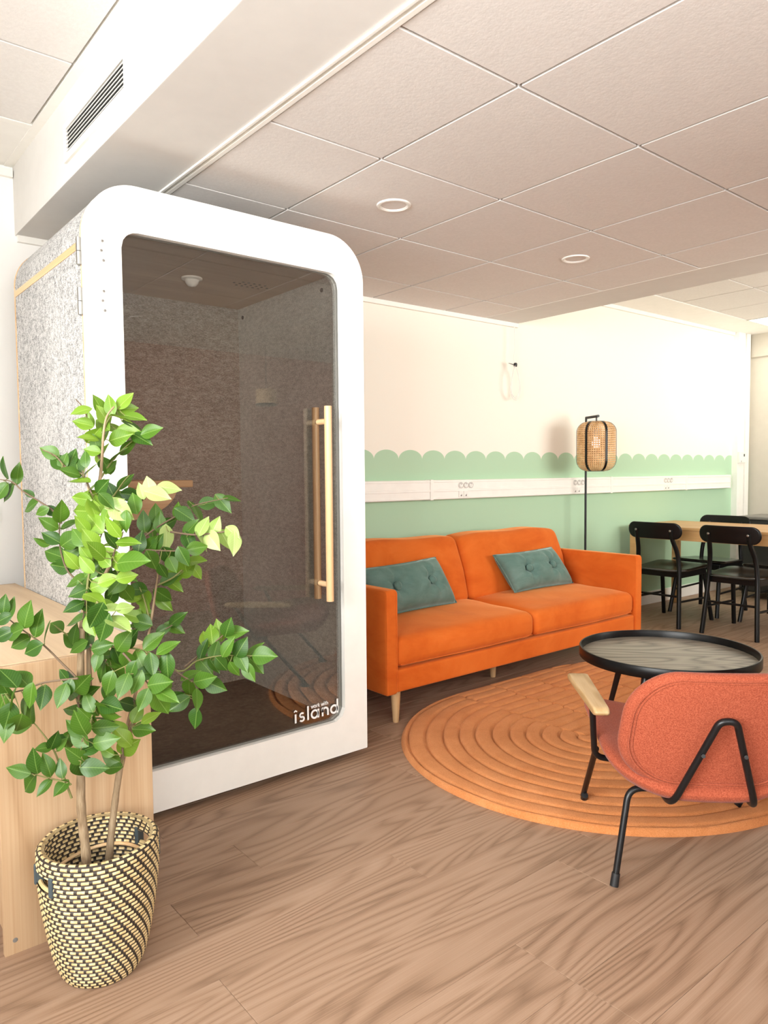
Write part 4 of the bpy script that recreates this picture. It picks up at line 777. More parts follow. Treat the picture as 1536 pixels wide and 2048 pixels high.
LEAVES=[[.486,1.763,1.069,.483,1.729,1.123,0,[.491,1.773,1.087]],[.483,1.761,1.055,.44,1.757,1.084,0,[.489,1.774,1.063]],[.495,1.791,1.052,.538,1.778,1.076,0,[.489,1.774,1.063]],[.487,1.762,1.022,.452,1.79,1.05,0,[.488,1.775,1.031]],[.486,1.76,1.015,.511,1.703,1.049,0,[.489,1.775,1.023]],[.502,1.786,.984,.468,1.838,1.003,0,[.491,1.773,.994]],[.496,1.784,.986,.524,1.732,1.019,0,[.49,1.773,.996]],[.509,1.764,.963,.471,1.812,.969,0,[.498,1.767,.969]],[.501,1.784,.955,.52,1.731,1.0,0,[.498,1.767,.968]],[.472,1.797,1.016,.441,1.82,1.033,0,[.488,1.775,1.026]],[.423,1.957,1.169,.404,1.934,1.223,0,[.415,1.964,1.167]],[.443,1.96,1.155,.448,1.957,1.212,0,[.434,1.949,1.16]],[.44,1.965,1.159,.411,1.992,1.115,0,[.429,1.953,1.164]],[.428,1.972,1.161,.397,1.994,1.117,0,[.418,1.962,1.167]],[.474,1.921,1.126,.45,1.932,1.144,0,[.463,1.925,1.131]],[.478,1.902,1.115,.451,1.947,1.092,0,[.476,1.914,1.119]],[.495,1.876,1.1,.468,1.905,1.083,0,[.495,1.898,1.101]],[.515,1.884,1.08,.486,1.902,1.107,0,[.505,1.891,1.093]],[.604,1.796,1.321,.581,1.786,1.37,1,[.61,1.765,1.317]],[.61,1.75,1.316,.602,1.765,1.37,1,[.617,1.76,1.328]],[.62,1.75,1.333,.654,1.739,1.376,1,[.625,1.753,1.337]],[.62,1.76,1.333,.672,1.748,1.34,1,[.625,1.753,1.337]],[.603,1.749,1.318,.636,1.696,1.301,1,[.615,1.761,1.325]],[.608,1.773,1.298,.581,1.77,1.344,1,[.606,1.769,1.31]],[.629,1.733,1.318,.669,1.694,1.31,1,[.625,1.753,1.337]],[.631,1.758,1.307,.681,1.747,1.293,0,[.62,1.757,1.331]],[.598,1.787,1.292,.651,1.779,1.292,1,[.601,1.773,1.299]],[.604,1.759,1.283,.587,1.809,1.313,1,[.599,1.774,1.293]],[.593,1.775,1.254,.61,1.795,1.311,1,[.597,1.776,1.278]],[.623,1.771,1.285,.66,1.72,1.282,1,[.605,1.77,1.306]],[.604,1.767,1.258,.636,1.708,1.275,1,[.596,1.777,1.27]],[.623,1.779,1.331,.651,1.739,1.317,1,[.621,1.756,1.332]],[.561,1.744,1.332,.512,1.753,1.32,1,[.552,1.774,1.33]],[.567,1.755,1.291,.522,1.771,1.305,1,[.558,1.769,1.297]],[.57,1.784,1.287,.561,1.782,1.329,1,[.557,1.77,1.302]],[.572,1.735,1.258,.521,1.736,1.266,1,[.564,1.764,1.263]],[.557,1.78,1.253,.575,1.732,1.288,1,[.564,1.765,1.265]],[.578,1.753,1.221,.559,1.743,1.272,0,[.569,1.76,1.242]],[.575,1.735,1.23,.542,1.762,1.239,1,[.571,1.759,1.234]],[.57,1.755,1.206,.602,1.766,1.255,1,[.576,1.754,1.221]],[.664,1.721,1.272,.701,1.679,1.29,0,[.671,1.729,1.276]],[.649,1.743,1.277,.68,1.693,1.251,0,[.663,1.735,1.269]],[.633,1.777,1.226,.664,1.748,1.265,0,[.64,1.754,1.245]],[.605,1.77,1.206,.63,1.725,1.244,0,[.622,1.768,1.223]],[.606,1.768,1.178,.596,1.804,1.23,0,[.605,1.783,1.196]],[.594,1.769,1.179,.624,1.777,1.215,0,[.605,1.782,1.197]],[.49,1.76,1.22,.451,1.781,1.243,0,[.468,1.753,1.227]],[.497,1.737,1.189,.475,1.776,1.228,0,[.486,1.738,1.208]],[.52,1.71,1.176,.473,1.711,1.193,0,[.505,1.723,1.188]],[.502,1.744,1.19,.524,1.756,1.241,0,[.494,1.732,1.197]],[.528,1.695,1.194,.526,1.706,1.235,0,[.521,1.709,1.18]],[.518,1.719,1.17,.518,1.742,1.223,0,[.513,1.716,1.184]],[.487,1.745,1.19,.501,1.746,1.231,0,[.489,1.735,1.204]],[.522,1.717,1.166,.557,1.723,1.208,1,[.522,1.695,1.179]],[.533,1.711,1.136,.569,1.717,1.177,1,[.531,1.688,1.148]],[.527,1.668,1.161,.495,1.725,1.167,1,[.526,1.692,1.166]],[.555,1.693,1.13,.517,1.735,1.136,1,[.536,1.684,1.134]],[.531,1.67,1.122,.493,1.71,1.128,1,[.536,1.684,1.131]],[.544,1.69,1.095,.511,1.75,1.097,1,[.545,1.677,1.108]],[.544,1.652,1.093,.535,1.691,1.139,1,[.543,1.678,1.112]],[.548,1.693,1.135,.56,1.648,1.168,0,[.534,1.685,1.138]],[.623,1.769,1.141,.66,1.767,1.183,0,[.63,1.749,1.161]],[.621,1.776,1.112,.597,1.768,1.163,0,[.611,1.765,1.129]],[.62,1.749,1.134,.671,1.736,1.126,0,[.621,1.756,1.147]],[.607,1.767,1.128,.641,1.738,1.122,0,[.613,1.763,1.132]],[.611,1.572,1.142,.658,1.538,1.125,2,[.631,1.58,1.142]],[.637,1.594,1.126,.628,1.607,1.176,2,[.63,1.581,1.141]],[.637,1.568,1.151,.687,1.546,1.147,2,[.643,1.57,1.156]],[.598,1.581,1.091,.596,1.609,1.14,0,[.603,1.603,1.107]],[.611,1.575,1.123,.603,1.582,1.162,2,[.62,1.589,1.128]],[.543,1.603,1.118,.579,1.554,1.082,2,[.556,1.577,1.1]],[.532,1.596,1.105,.577,1.595,1.129,2,[.543,1.588,1.11]],[.518,1.588,1.14,.546,1.572,1.105,0,[.533,1.596,1.122]],[.568,1.567,1.103,.561,1.564,1.053,0,[.569,1.567,1.089]],[.775,1.709,1.113,.793,1.654,1.066,0,[.781,1.69,1.102]],[.738,1.709,1.095,.77,1.664,1.066,0,[.757,1.709,1.083]],[.787,1.681,1.101,.838,1.661,1.112,0,[.806,1.669,1.108]],[.828,1.671,1.128,.846,1.626,1.085,0,[.831,1.649,1.115]],[.751,1.714,1.064,.745,1.702,1.111,0,[.751,1.714,1.078]],[.714,1.766,1.05,.719,1.776,1.108,0,[.716,1.743,1.052]],[.712,1.737,1.031,.713,1.737,1.089,0,[.715,1.744,1.052]],[.69,1.776,1.033,.683,1.777,1.091,0,[.696,1.76,1.034]],[.831,1.636,1.119,.876,1.625,1.114,0,[.842,1.64,1.118]],[.715,1.757,1.042,.767,1.753,1.069,0,[.726,1.735,1.06]],[.705,1.762,1.018,.701,1.77,1.075,0,[.7,1.756,1.038]],[.733,1.647,1.027,.757,1.621,1.073,0,[.735,1.624,1.037]],[.749,1.602,1.031,.777,1.607,1.08,2,[.76,1.604,1.037]],[.777,1.595,1.028,.792,1.575,1.079,2,[.782,1.585,1.039]],[.796,1.588,1.047,.814,1.559,1.002,2,[.799,1.572,1.041]],[.812,1.542,1.044,.798,1.515,.992,2,[.821,1.554,1.03]],[.733,1.642,1.043,.738,1.608,.994,0,[.734,1.625,1.037]],[.746,1.609,1.044,.77,1.592,.998,2,[.756,1.607,1.036]],[.769,1.603,1.043,.779,1.557,1.0,2,[.774,1.592,1.038]],[.701,1.675,1.06,.695,1.649,.996,2,[.699,1.654,1.043]],[.8,1.562,1.054,.818,1.527,1.027,2,[.812,1.561,1.04]],[.635,1.63,1.006,.663,1.641,.955,0,[.649,1.643,1.003]],[.677,1.635,1.011,.703,1.637,.96,0,[.679,1.618,1.002]],[.693,1.589,1.014,.713,1.577,.966,0,[.706,1.596,1.001]],[.713,1.594,1.003,.766,1.584,1.009,0,[.711,1.592,1.001]],[.65,1.666,.997,.657,1.625,1.037,0,[.649,1.643,1.003]],[.666,1.638,.973,.687,1.639,.933,0,[.67,1.626,1.003]],[.686,1.63,.988,.694,1.603,.951,0,[.686,1.613,1.002]],[.626,1.657,.996,.633,1.656,1.05,0,[.634,1.655,1.004]],[.658,1.646,1.003,.669,1.618,1.042,0,[.659,1.634,1.003]],[.717,1.759,.905,.76,1.731,.93,0,[.737,1.751,.915]],[.742,1.768,.91,.774,1.731,.95,1,[.753,1.739,.926]],[.761,1.748,.921,.789,1.704,.962,1,[.768,1.726,.943]],[.759,1.709,.958,.793,1.651,.969,1,[.786,1.711,.958]],[.785,1.722,.952,.808,1.71,.913,1,[.787,1.711,.958]],[.737,1.775,.915,.776,1.75,.88,1,[.739,1.75,.916]],[.701,1.759,.895,.748,1.757,.856,0,[.713,1.771,.899]],[.717,1.79,.871,.753,1.766,.831,1,[.713,1.771,.899]],[.765,1.707,.937,.751,1.696,.984,1,[.771,1.724,.947]],[.539,1.626,1.051,.517,1.674,1.092,1,[.564,1.583,1.049]],[.557,1.571,1.043,.524,1.573,1.087,1,[.565,1.583,1.051]],[.529,1.635,1.016,.495,1.631,1.062,1,[.55,1.595,1.011]],[.558,1.598,1.015,.537,1.616,1.058,0,[.556,1.59,1.026]],[.549,1.583,1.032,.591,1.547,1.034,1,[.56,1.586,1.037]],[.529,1.591,.997,.489,1.581,1.039,1,[.548,1.597,1.001]],[.548,1.576,.987,.586,1.505,1.004,0,[.548,1.597,1.0]],[.541,1.592,.98,.521,1.637,1.014,1,[.544,1.599,.988]],[.565,1.595,1.051,.563,1.606,1.101,0,[.565,1.583,1.051]],[.522,1.689,.95,.483,1.736,.928,0,[.517,1.674,.942]],[.501,1.696,.944,.547,1.675,.9,0,[.515,1.675,.929]],[.52,1.671,.926,.474,1.676,.912,0,[.514,1.676,.918]],[.51,1.679,.895,.463,1.677,.881,0,[.51,1.679,.886]],[.508,1.7,.895,.535,1.655,.867,0,[.51,1.679,.887]],[.516,1.684,.86,.484,1.737,.837,0,[.506,1.682,.854]],[.51,1.673,.952,.538,1.641,.989,0,[.518,1.673,.95]],[.562,1.76,.967,.579,1.702,.933,0,[.567,1.736,.958]],[.608,1.684,.945,.563,1.689,.904,0,[.602,1.707,.927]],[.59,1.734,.95,.628,1.677,.938,0,[.599,1.71,.945]],[.594,1.712,.915,.575,1.744,.866,0,[.605,1.705,.914]],[.606,1.721,.922,.64,1.731,.87,0,[.605,1.705,.914]],[.584,1.744,.964,.636,1.735,.966,0,[.589,1.718,.964]],[.567,1.754,.945,.566,1.78,.997,0,[.567,1.736,.958]],[.511,1.555,.911,.488,1.58,.852,0,[.514,1.572,.892]],[.523,1.555,.887,.504,1.58,.82,0,[.526,1.562,.869]],[.522,1.571,.875,.55,1.506,.853,2,[.527,1.562,.868]],[.51,1.563,.896,.559,1.549,.896,2,[.517,1.57,.886]],[.532,1.548,.893,.574,1.543,.897,2,[.524,1.564,.872]],[.675,1.73,.896,.638,1.784,.901,0,[.663,1.748,.899]],[.682,1.753,.852,.675,1.788,.902,1,[.669,1.743,.878]],[.678,1.746,.832,.668,1.759,.887,1,[.673,1.74,.858]],[.694,1.748,.833,.654,1.764,.846,1,[.676,1.737,.841]],[.668,1.754,.874,.628,1.784,.881,1,[.667,1.745,.886]],[.671,1.746,.824,.622,1.762,.845,1,[.677,1.737,.837]],[.678,1.713,.813,.642,1.763,.827,0,[.679,1.734,.818]],[.672,1.751,.8,.628,1.751,.819,0,[.68,1.734,.812]],[.732,1.747,.796,.764,1.718,.837,0,[.731,1.731,.802]],[.724,1.754,.806,.767,1.726,.779,0,[.731,1.731,.802]],[.694,1.736,.788,.732,1.722,.805,0,[.715,1.744,.792]],[.851,1.541,.743,.885,1.48,.748,0,0],[.849,1.563,.734,.885,1.551,.773,0,[.849,1.543,.742]],[.817,1.559,.74,.834,1.533,.791,0,[.828,1.56,.743]],[.788,1.57,.744,.805,1.545,.795,0,[.804,1.581,.743]],[.782,1.612,.726,.805,1.62,.775,0,[.783,1.597,.74]],[.758,1.628,.732,.779,1.632,.782,0,[.762,1.615,.734]],[.822,1.563,.753,.83,1.525,.71,0,[.83,1.559,.743]],[.808,1.597,.747,.84,1.604,.69,0,[.808,1.577,.743]],[.849,1.557,.738,.876,1.524,.701,0,[.849,1.543,.742]],[.777,1.621,.734,.792,1.589,.702,0,[.776,1.603,.738]],[.805,1.567,.732,.82,1.552,.693,0,[.815,1.571,.743]],[.831,1.546,.73,.843,1.515,.685,0,[.843,1.548,.742]],[.777,1.583,.744,.806,1.578,.706,0,[.789,1.593,.741]],[.759,1.642,.735,.776,1.597,.698,0,[.759,1.617,.734]],[.793,1.626,.761,.798,1.655,.812,1,[.802,1.633,.767]],[.822,1.637,.764,.812,1.642,.821,1,[.816,1.623,.782]],[.815,1.615,.787,.86,1.571,.799,0,[.824,1.616,.791]],[.815,1.606,.782,.816,1.58,.83,0,[.824,1.616,.791]],[.779,1.633,.755,.786,1.663,.794,1,[.79,1.643,.755]],[.61,1.601,.785,.651,1.577,.824,0,[.617,1.592,.78]],[.625,1.563,.779,.675,1.548,.805,0,[.639,1.574,.769]],[.599,1.617,.785,.599,1.575,.738,0,[.604,1.602,.785]],[.616,1.576,.783,.613,1.551,.732,0,[.628,1.583,.775]],[.648,1.557,.784,.639,1.547,.719,0,[.651,1.564,.759]],[.579,1.628,.789,.598,1.598,.835,0,[.585,1.618,.79]],[.559,1.622,.786,.574,1.583,.835,0,[.571,1.629,.791]],[.563,1.659,.792,.583,1.655,.741,0,[.564,1.635,.792]],[.568,1.609,.789,.593,1.619,.735,0,[.582,1.62,.79]],[.692,1.591,.701,.738,1.578,.721,0,[.7,1.575,.708]],[.707,1.553,.703,.736,1.496,.723,0,[.716,1.562,.694]],[.731,1.552,.703,.773,1.518,.678,0,[.718,1.56,.692]],[.71,1.58,.707,.713,1.602,.646,0,[.709,1.568,.7]],[.709,1.544,.691,.701,1.518,.645,0,[.72,1.559,.662]],[.714,1.55,.645,.708,1.558,.591,0,[.721,1.558,.643]],[.708,1.575,.665,.66,1.598,.633,0,[.72,1.559,.657]],[.7,1.586,.671,.675,1.64,.632,0,[.719,1.559,.667]],[.66,1.6,.726,.666,1.633,.663,0,[.676,1.595,.731]],[.594,1.534,.716,.568,1.526,.671,0,[.609,1.546,.705]],[.614,1.554,.699,.648,1.56,.636,0,[.612,1.544,.7]],[.607,1.525,.71,.639,1.478,.691,0,[.612,1.544,.7]],[.598,1.55,.717,.63,1.49,.734,0,[.606,1.548,.71]],[.591,1.559,.752,.566,1.564,.699,0,[.591,1.561,.737]],[.564,1.565,.749,.532,1.548,.703,0,[.586,1.565,.747]],[.546,1.61,.748,.526,1.617,.692,0,[.573,1.576,.768]],[.579,1.561,.774,.562,1.576,.727,0,[.579,1.571,.759]],[.579,1.57,.74,.633,1.562,.74,0,[.591,1.561,.738]],[.545,1.66,.761,.529,1.679,.705,0,[.554,1.669,.749]],[.558,1.671,.758,.583,1.666,.696,0,[.563,1.662,.731]],[.529,1.686,.765,.58,1.667,.772,0,[.544,1.677,.766]],[.536,1.66,.786,.513,1.649,.742,0,[.542,1.679,.769]],[.558,1.662,.712,.543,1.656,.664,0,[.568,1.658,.717]],[.521,1.679,.785,.557,1.634,.802,0,[.534,1.685,.78]],[.55,1.674,.75,.601,1.668,.753,0,[.556,1.667,.746]],[.397,1.734,.842,.403,1.711,.906,0,[.391,1.752,.844]],[.418,1.731,.819,.423,1.713,.883,0,[.41,1.736,.825]],[.43,1.704,.805,.435,1.693,.862,0,[.427,1.722,.808]],[.415,1.752,.818,.374,1.789,.793,0,[.405,1.739,.829]],[.427,1.703,.809,.394,1.745,.784,0,[.425,1.723,.81]],[.371,1.744,.865,.383,1.758,.913,0,[.37,1.769,.867]],[.395,1.726,.844,.367,1.783,.82,0,[.393,1.75,.842]],[.384,1.762,.836,.343,1.796,.814,0,[.383,1.757,.852]],[.377,1.74,.875,.339,1.766,.857,0,[.369,1.769,.867]],[.362,1.76,.873,.364,1.752,.92,0,[.361,1.776,.876]],[.488,1.772,.815,.473,1.82,.833,0,[.477,1.771,.826]],[.5,1.741,.789,.502,1.729,.839,0,[.503,1.75,.801]],[.524,1.734,.774,.536,1.751,.829,0,[.521,1.735,.786]],[.525,1.71,.799,.486,1.733,.776,0,[.518,1.737,.788]],[.517,1.734,.785,.49,1.788,.81,0,[.505,1.748,.8]],[.393,1.69,.722,.372,1.742,.758,0,[.382,1.681,.721]],[.367,1.678,.728,.343,1.729,.768,0,[.362,1.697,.716]],[.367,1.719,.694,.33,1.705,.751,0,[.352,1.706,.713]],[.394,1.66,.74,.384,1.667,.681,0,[.39,1.674,.725]],[.364,1.674,.73,.352,1.693,.675,0,[.362,1.698,.716]],[.386,1.684,.706,.371,1.694,.653,0,[.375,1.686,.719]],[.418,1.661,.73,.402,1.635,.685,0,[.408,1.659,.733]],[.447,1.609,.739,.421,1.594,.693,0,[.442,1.631,.74]],[.359,1.69,.697,.34,1.69,.639,0,[.349,1.708,.713]],[.357,1.706,.662,.335,1.689,.614,0,[.343,1.713,.711]],[.372,1.667,.675,.366,1.707,.617,0,[.363,1.696,.716]],[.353,1.718,.711,.334,1.734,.654,0,[.343,1.713,.711]],[.458,1.608,.746,.439,1.609,.703,0,[.454,1.622,.742]],[.436,1.715,.565,.453,1.701,.608,0,[.438,1.713,.576]],[.443,1.715,.571,.404,1.716,.576,0,[.438,1.713,.577]],[.408,1.745,.619,.369,1.778,.607,0,[.407,1.738,.633]],[.406,1.742,.624,.397,1.721,.684,0,[.403,1.741,.638]],[.45,1.712,.559,.471,1.711,.59,0,[.443,1.708,.565]],[.397,1.718,.521,.351,1.738,.541,0,0],[.407,1.702,.523,.394,1.693,.585,0,[.401,1.717,.519]],[.428,1.68,.517,.417,1.684,.574,0,[.423,1.699,.512]],[.45,1.67,.511,.445,1.685,.554,0,[.445,1.681,.504]],[.411,1.727,.514,.384,1.772,.464,0,[.399,1.718,.52]],[.438,1.704,.504,.401,1.704,.472,0,[.426,1.696,.511]],[.467,1.688,.499,.43,1.677,.474,0,[.453,1.674,.501]],[.482,1.734,.673,.507,1.669,.729,0,[.489,1.709,.694]],[.499,1.704,.664,.522,1.659,.708,0,[.494,1.705,.672]],[.497,1.727,.698,.471,1.737,.737,0,[.486,1.712,.713]],[.508,1.691,.64,.472,1.737,.65,0,[.499,1.702,.646]],[.477,1.698,.718,.463,1.731,.74,0,[.486,1.712,.713]],[.484,1.69,.693,.502,1.631,.741,0,[.489,1.71,.697]],[.512,1.648,.651,.499,1.675,.695,0,[.517,1.648,.657]],[.524,1.667,.617,.485,1.682,.658,0,[.51,1.653,.636]],[.518,1.656,.665,.547,1.587,.644,0,[.526,1.64,.666]],[.51,1.667,.633,.555,1.633,.634,0,[.512,1.652,.644]],[.528,1.661,.636,.507,1.669,.685,0,[.517,1.648,.657]],[.524,1.636,.673,.552,1.575,.668,0,[.534,1.634,.672]],[.488,1.617,.614,.455,1.602,.672,0,[.49,1.631,.623]],[.482,1.619,.61,.451,1.637,.652,0,[.488,1.633,.614]],[.481,1.652,.567,.536,1.635,.588,0,[.482,1.638,.584]],[.496,1.635,.582,.47,1.686,.618,0,[.485,1.636,.6]],[.495,1.648,.543,.45,1.648,.585,0,[.481,1.639,.561]],[.475,1.663,.558,.51,1.672,.493,0,[.48,1.639,.552]],[.479,1.651,.535,.525,1.605,.536,0,[.48,1.639,.552]],[.503,1.64,.62,.552,1.603,.621,0,[.497,1.626,.639]],[.505,1.641,.584,.543,1.589,.603,0,[.486,1.634,.607]],[.5,1.689,.581,.472,1.741,.587,0,[.49,1.721,.577]],[.483,1.737,.577,.445,1.742,.573,0,[.468,1.74,.572]],[.481,1.728,.591,.479,1.758,.54,0,[.479,1.731,.576]],[.606,1.674,.584,.645,1.632,.586,0,[.608,1.676,.592]],[.619,1.648,.602,.663,1.64,.624,1,[.608,1.676,.592]],[.611,1.684,.594,.636,1.682,.639,1,[.608,1.676,.592]],[.584,1.709,.525,.619,1.658,.561,1,[.591,1.691,.54]],[.604,1.672,.545,.568,1.679,.596,1,[.595,1.688,.56]],[.591,1.694,.492,.551,1.737,.487,0,[.59,1.691,.508]],[.59,1.706,.499,.558,1.753,.52,0,[.59,1.691,.513]],[.602,1.703,.556,.582,1.737,.597,1,[.598,1.685,.572]],[.575,1.704,.521,.551,1.742,.537,1,[.59,1.691,.527]],[.533,1.655,1.082,.525,1.679,1.131,1,[.543,1.627,1.068]],[.538,1.617,1.072,.549,1.616,1.122,1,0],[.518,1.655,1.05,.486,1.651,1.09,1,[.537,1.632,1.049]],[.552,1.643,1.055,.534,1.685,1.094,1,[.542,1.627,1.068]],[.545,1.601,1.063,.588,1.589,1.081,1,[.543,1.627,1.068]],[.504,1.641,1.024,.485,1.68,1.062,0,[.528,1.638,1.022]],[.525,1.645,.998,.558,1.595,1.01,1,[.524,1.642,1.008]],[.516,1.626,.965,.488,1.641,1.003,1,[.516,1.649,.975]],[.515,1.657,.926,.546,1.605,.947,1,[.51,1.653,.936]],[.521,1.621,.941,.56,1.596,.957,1,[.512,1.652,.95]],[.496,1.64,.919,.526,1.586,.909,1,[.508,1.655,.923]],[.548,1.608,.984,.574,1.542,.998,1,[.523,1.643,1.003]],[.517,1.64,.989,.491,1.664,1.025,1,[.521,1.644,.996]],[.541,1.639,1.022,.59,1.63,1.027,1,[.532,1.635,1.035]],[.499,1.669,.971,.464,1.663,1.012,1,[.516,1.649,.974]],[.552,1.598,.95,.599,1.587,.958,1,[.516,1.649,.975]],[.524,1.653,.892,.572,1.642,.881,1,[.508,1.655,.923]],[.502,1.645,.871,.509,1.615,.827,1,[.508,1.655,.923]],[.632,1.728,.618,.65,1.674,.662,0,[.635,1.732,.626]],[.643,1.733,.616,.612,1.786,.623,0,[.635,1.732,.624]]]

# ------------------------------------------------------------------ sofa
SX0, SX1, SY0, SY1, SB = 2.098, 4.212, 2.545, 3.43, .150
so = thing('sofa', 'orange velvet two-seat sofa on tapered wooden legs against the green wall', 'sofa', ((SX0+SX1)/2, (SY0+SY1)/2, 0))
ox, oy = (SX0+SX1)/2, (SY0+SY1)/2
def V(mb, name, mat='orange_velvet', parent=so, **k):
    mb.v = [(x-ox, y-oy, z) for x, y, z in mb.v]; return mb.build(name, mat, parent, weld=.0002, **k)
def soft(x0, x1, y0, y1, z0, z1, r, fn=None, n=10):
    c = ((x0+x1)/2, (y0+y1)/2, (z0+z1)/2); h = ((x1-x0)/2, (y1-y0)/2, (z1-z0)/2)
    def g(x, y, z):
        if fn: x, y, z = fn(x/h[0], y/h[1], z/h[2], x, y, z)
        return (c[0]+x, c[1]+y, c[2]+z)
    return cushion(*h, r, g, n)
for x0, x1 in ((SX0, SX0+.068), (SX1-.068, SX1)):
    a = V(soft(x0, x1, SY0, SY1-.02, SB, .640, .014), 'arm')
    for xs_ in (x0+.004, x1-.004):
        V(MB().tube(bend([(xs_, SY0+.003, SB+.012), (xs_, SY0+.003, .634), (xs_, SY1-.05, .634)], .02), .0032, 6), 'seam', 'orange_velvet', a)
V(soft(SX0+.068, SX1-.068, SY0+.006, SY1-.02, SB+.005, .262, .012), 'base')
V(soft(SX0+.06, SX1-.06, 3.30, SY1, SB+.01, .640, .03), 'back_frame')
mid = 3.163
def seat_shape(seed):
    def f(u, v, t, x, y, z):
        if t > 0: z += .022*(1-u**4)*(1-v**2)*t
        y2 = y - .012*(1-abs(u)**3)*(v < 0)*abs(v)*(1-t*t)
        z += .0025*math.sin(9*u+seed)*math.sin(7*v+1.3*seed)*max(t, 0)
        z += .012*(v*.5+.5)*max(0, t)
        return x, y2, z
    return f
for i, (x0, x1) in enumerate(((SX0+.072, mid-.001), (mid+.001, SX1-.072))):
    c = V(soft(x0, x1, SY0+.002, 3.24, .266, .408, .045, seat_shape(i*2.1), 16), 'seat_cushion')
    V(MB().tube(smooth_path([(x0+.02, SY0+.012, .283), ((x0+x1)/2, SY0-.003, .281), (x1-.02, SY0+.012, .283)], 8), .0025, 6), 'seam', 'orange_velvet', c)
def back_shape(seed):
    def f(u, v, t, x, y, z):
        lean = .085*(t*.5+.5)
        b = .030*(1-u**4)*(1-t*t)*(-v if v < 0 else -v*.5)
        zz = z - .018*(u*u)*max(t, 0) - .006*math.sin(5*u+seed)*max(t, 0)
        yy = y*(1-.28*max(t, 0)) + lean - b*-1*0 + (-b if v < 0 else 0)*-1*-1
        yy += .003*math.sin(14*u+seed+2*t)*(1-abs(t))
        return x*(1-.012*(t+1)), yy, zz
    return f
for i, (x0, x1) in enumerate(((SX0+.074, 3.150), (3.154, SX1-.096))):
    c = V(soft(x0, x1, 3.02, 3.25, .405, .800, .040, back_shape(i*1.7), 16), 'back_cushion')
for lx, ly in ((2.195, 2.600), (4.12, 2.600), (2.195, 3.34), (4.12, 3.34), (3.11, 2.815)):
    V(MB().lathe([(.0135, 0), (.0145, .003), (.024, SB-.006), (.024, SB+.012)], (lx, ly, 0), 20), 'leg', 'oak_leg')

# scatter cushions with buttons
def pillow(name, label, corners, thick, btn):
    """corners bl, br, tr, tl in world space; buttons at fractions of the width"""
    bl, br, tr_, tl = [Vector(q)+Vector((0, -.022, .006)) for q in corners]
    ctr = (bl+br+tr_+tl)/4
    t = thing(name, label, 'cushion', ctr, 0, 'teal velvet cushions on the sofa')
    nrm = (br-bl).cross(tl-bl).normalized()
    NU, NV = 40, 20; mb = MB()
    def pos(a, b, s):
        u, v = a*2-1, b*2-1
        pin = .018
        uu = a+(.5-a)*pin*(1-v*v)*2; vv = b+(.5-b)*pin*(1-u*u)*3
        q = bl*(1-uu)*(1-vv)+br*uu*(1-vv)+tr_*uu*vv+tl*(1-uu)*vv
        h = thick*((1-abs(u)**2.6)*(1-abs(v)**2.6))**.48
        for bx in btn:
            d = math.hypot((a-bx)*2.2, b-.5)
            h -= thick*.55*math.exp(-(d/.15)**2)
            an = math.atan2(b-.5, (a-bx)*2.2)
            h += thick*.10*math.sin(an*6+bx*9)*math.exp(-((d-.24)/.15)**2)
        h += thick*.035*math.sin(a*23+b*11)*(1-abs(u))*(1-abs(v))
        return q+nrm*s*max(h, .003)-ctr
    for s in (1, -1):
        mb.add([pos(i/NU, j/NV, s) for i in range(NU+1) for j in range(NV+1)],
               [(i*(NV+1)+j, (i+1)*(NV+1)+j, (i+1)*(NV+1)+j+1, i*(NV+1)+j+1) for i in range(NU) for j in range(NV)])
    mb.build('cover', 'teal_velvet', t, weld=.0066, angle=80)
    ed = [pos(k/20, 0, 0) for k in range(21)]+[pos(1, k/10, 0) for k in range(1, 11)]+[pos(1-k/20, 1, 0) for k in range(1, 21)]+[pos(0, 1-k/10, 0) for k in range(1, 10)]
    ed.append(ed[0]); MB().tube(ed, .004, 6).build('piping', 'teal_velvet', t)
    for bx in btn:
        c = pos(bx, .5, 1)+nrm*.033
        q = Vector((0, 0, 1)).rotation_difference(nrm).to_matrix().to_4x4(); q.translation = c
        o = MB().lathe([(0, .010), (.010, .009), (.019, .004), (.0235, -.005), (.022, -.013), (.012, -.024), (0, -.025)], seg=20).build('button', 'teal_velvet', t)
        o.matrix_local = q
    return t
pillow('scatter_cushion', 'teal velvet cushion with two buttons leaning at the sofa end nearest the booth',
       [(2.31, 2.885, .437), (2.925, 2.945, .433), (2.855, 3.045, .688), (2.255, 3.00, .675)], .084, (.27, .73))
pillow('scatter_cushion', 'teal velvet cushion with two buttons in the middle of the right sofa seat',
       [(3.415, 2.935, .437), (3.990, 2.93, .437), (3.895, 3.035, .672), (3.335, 3.04, .662)], .084, (.30, .72))

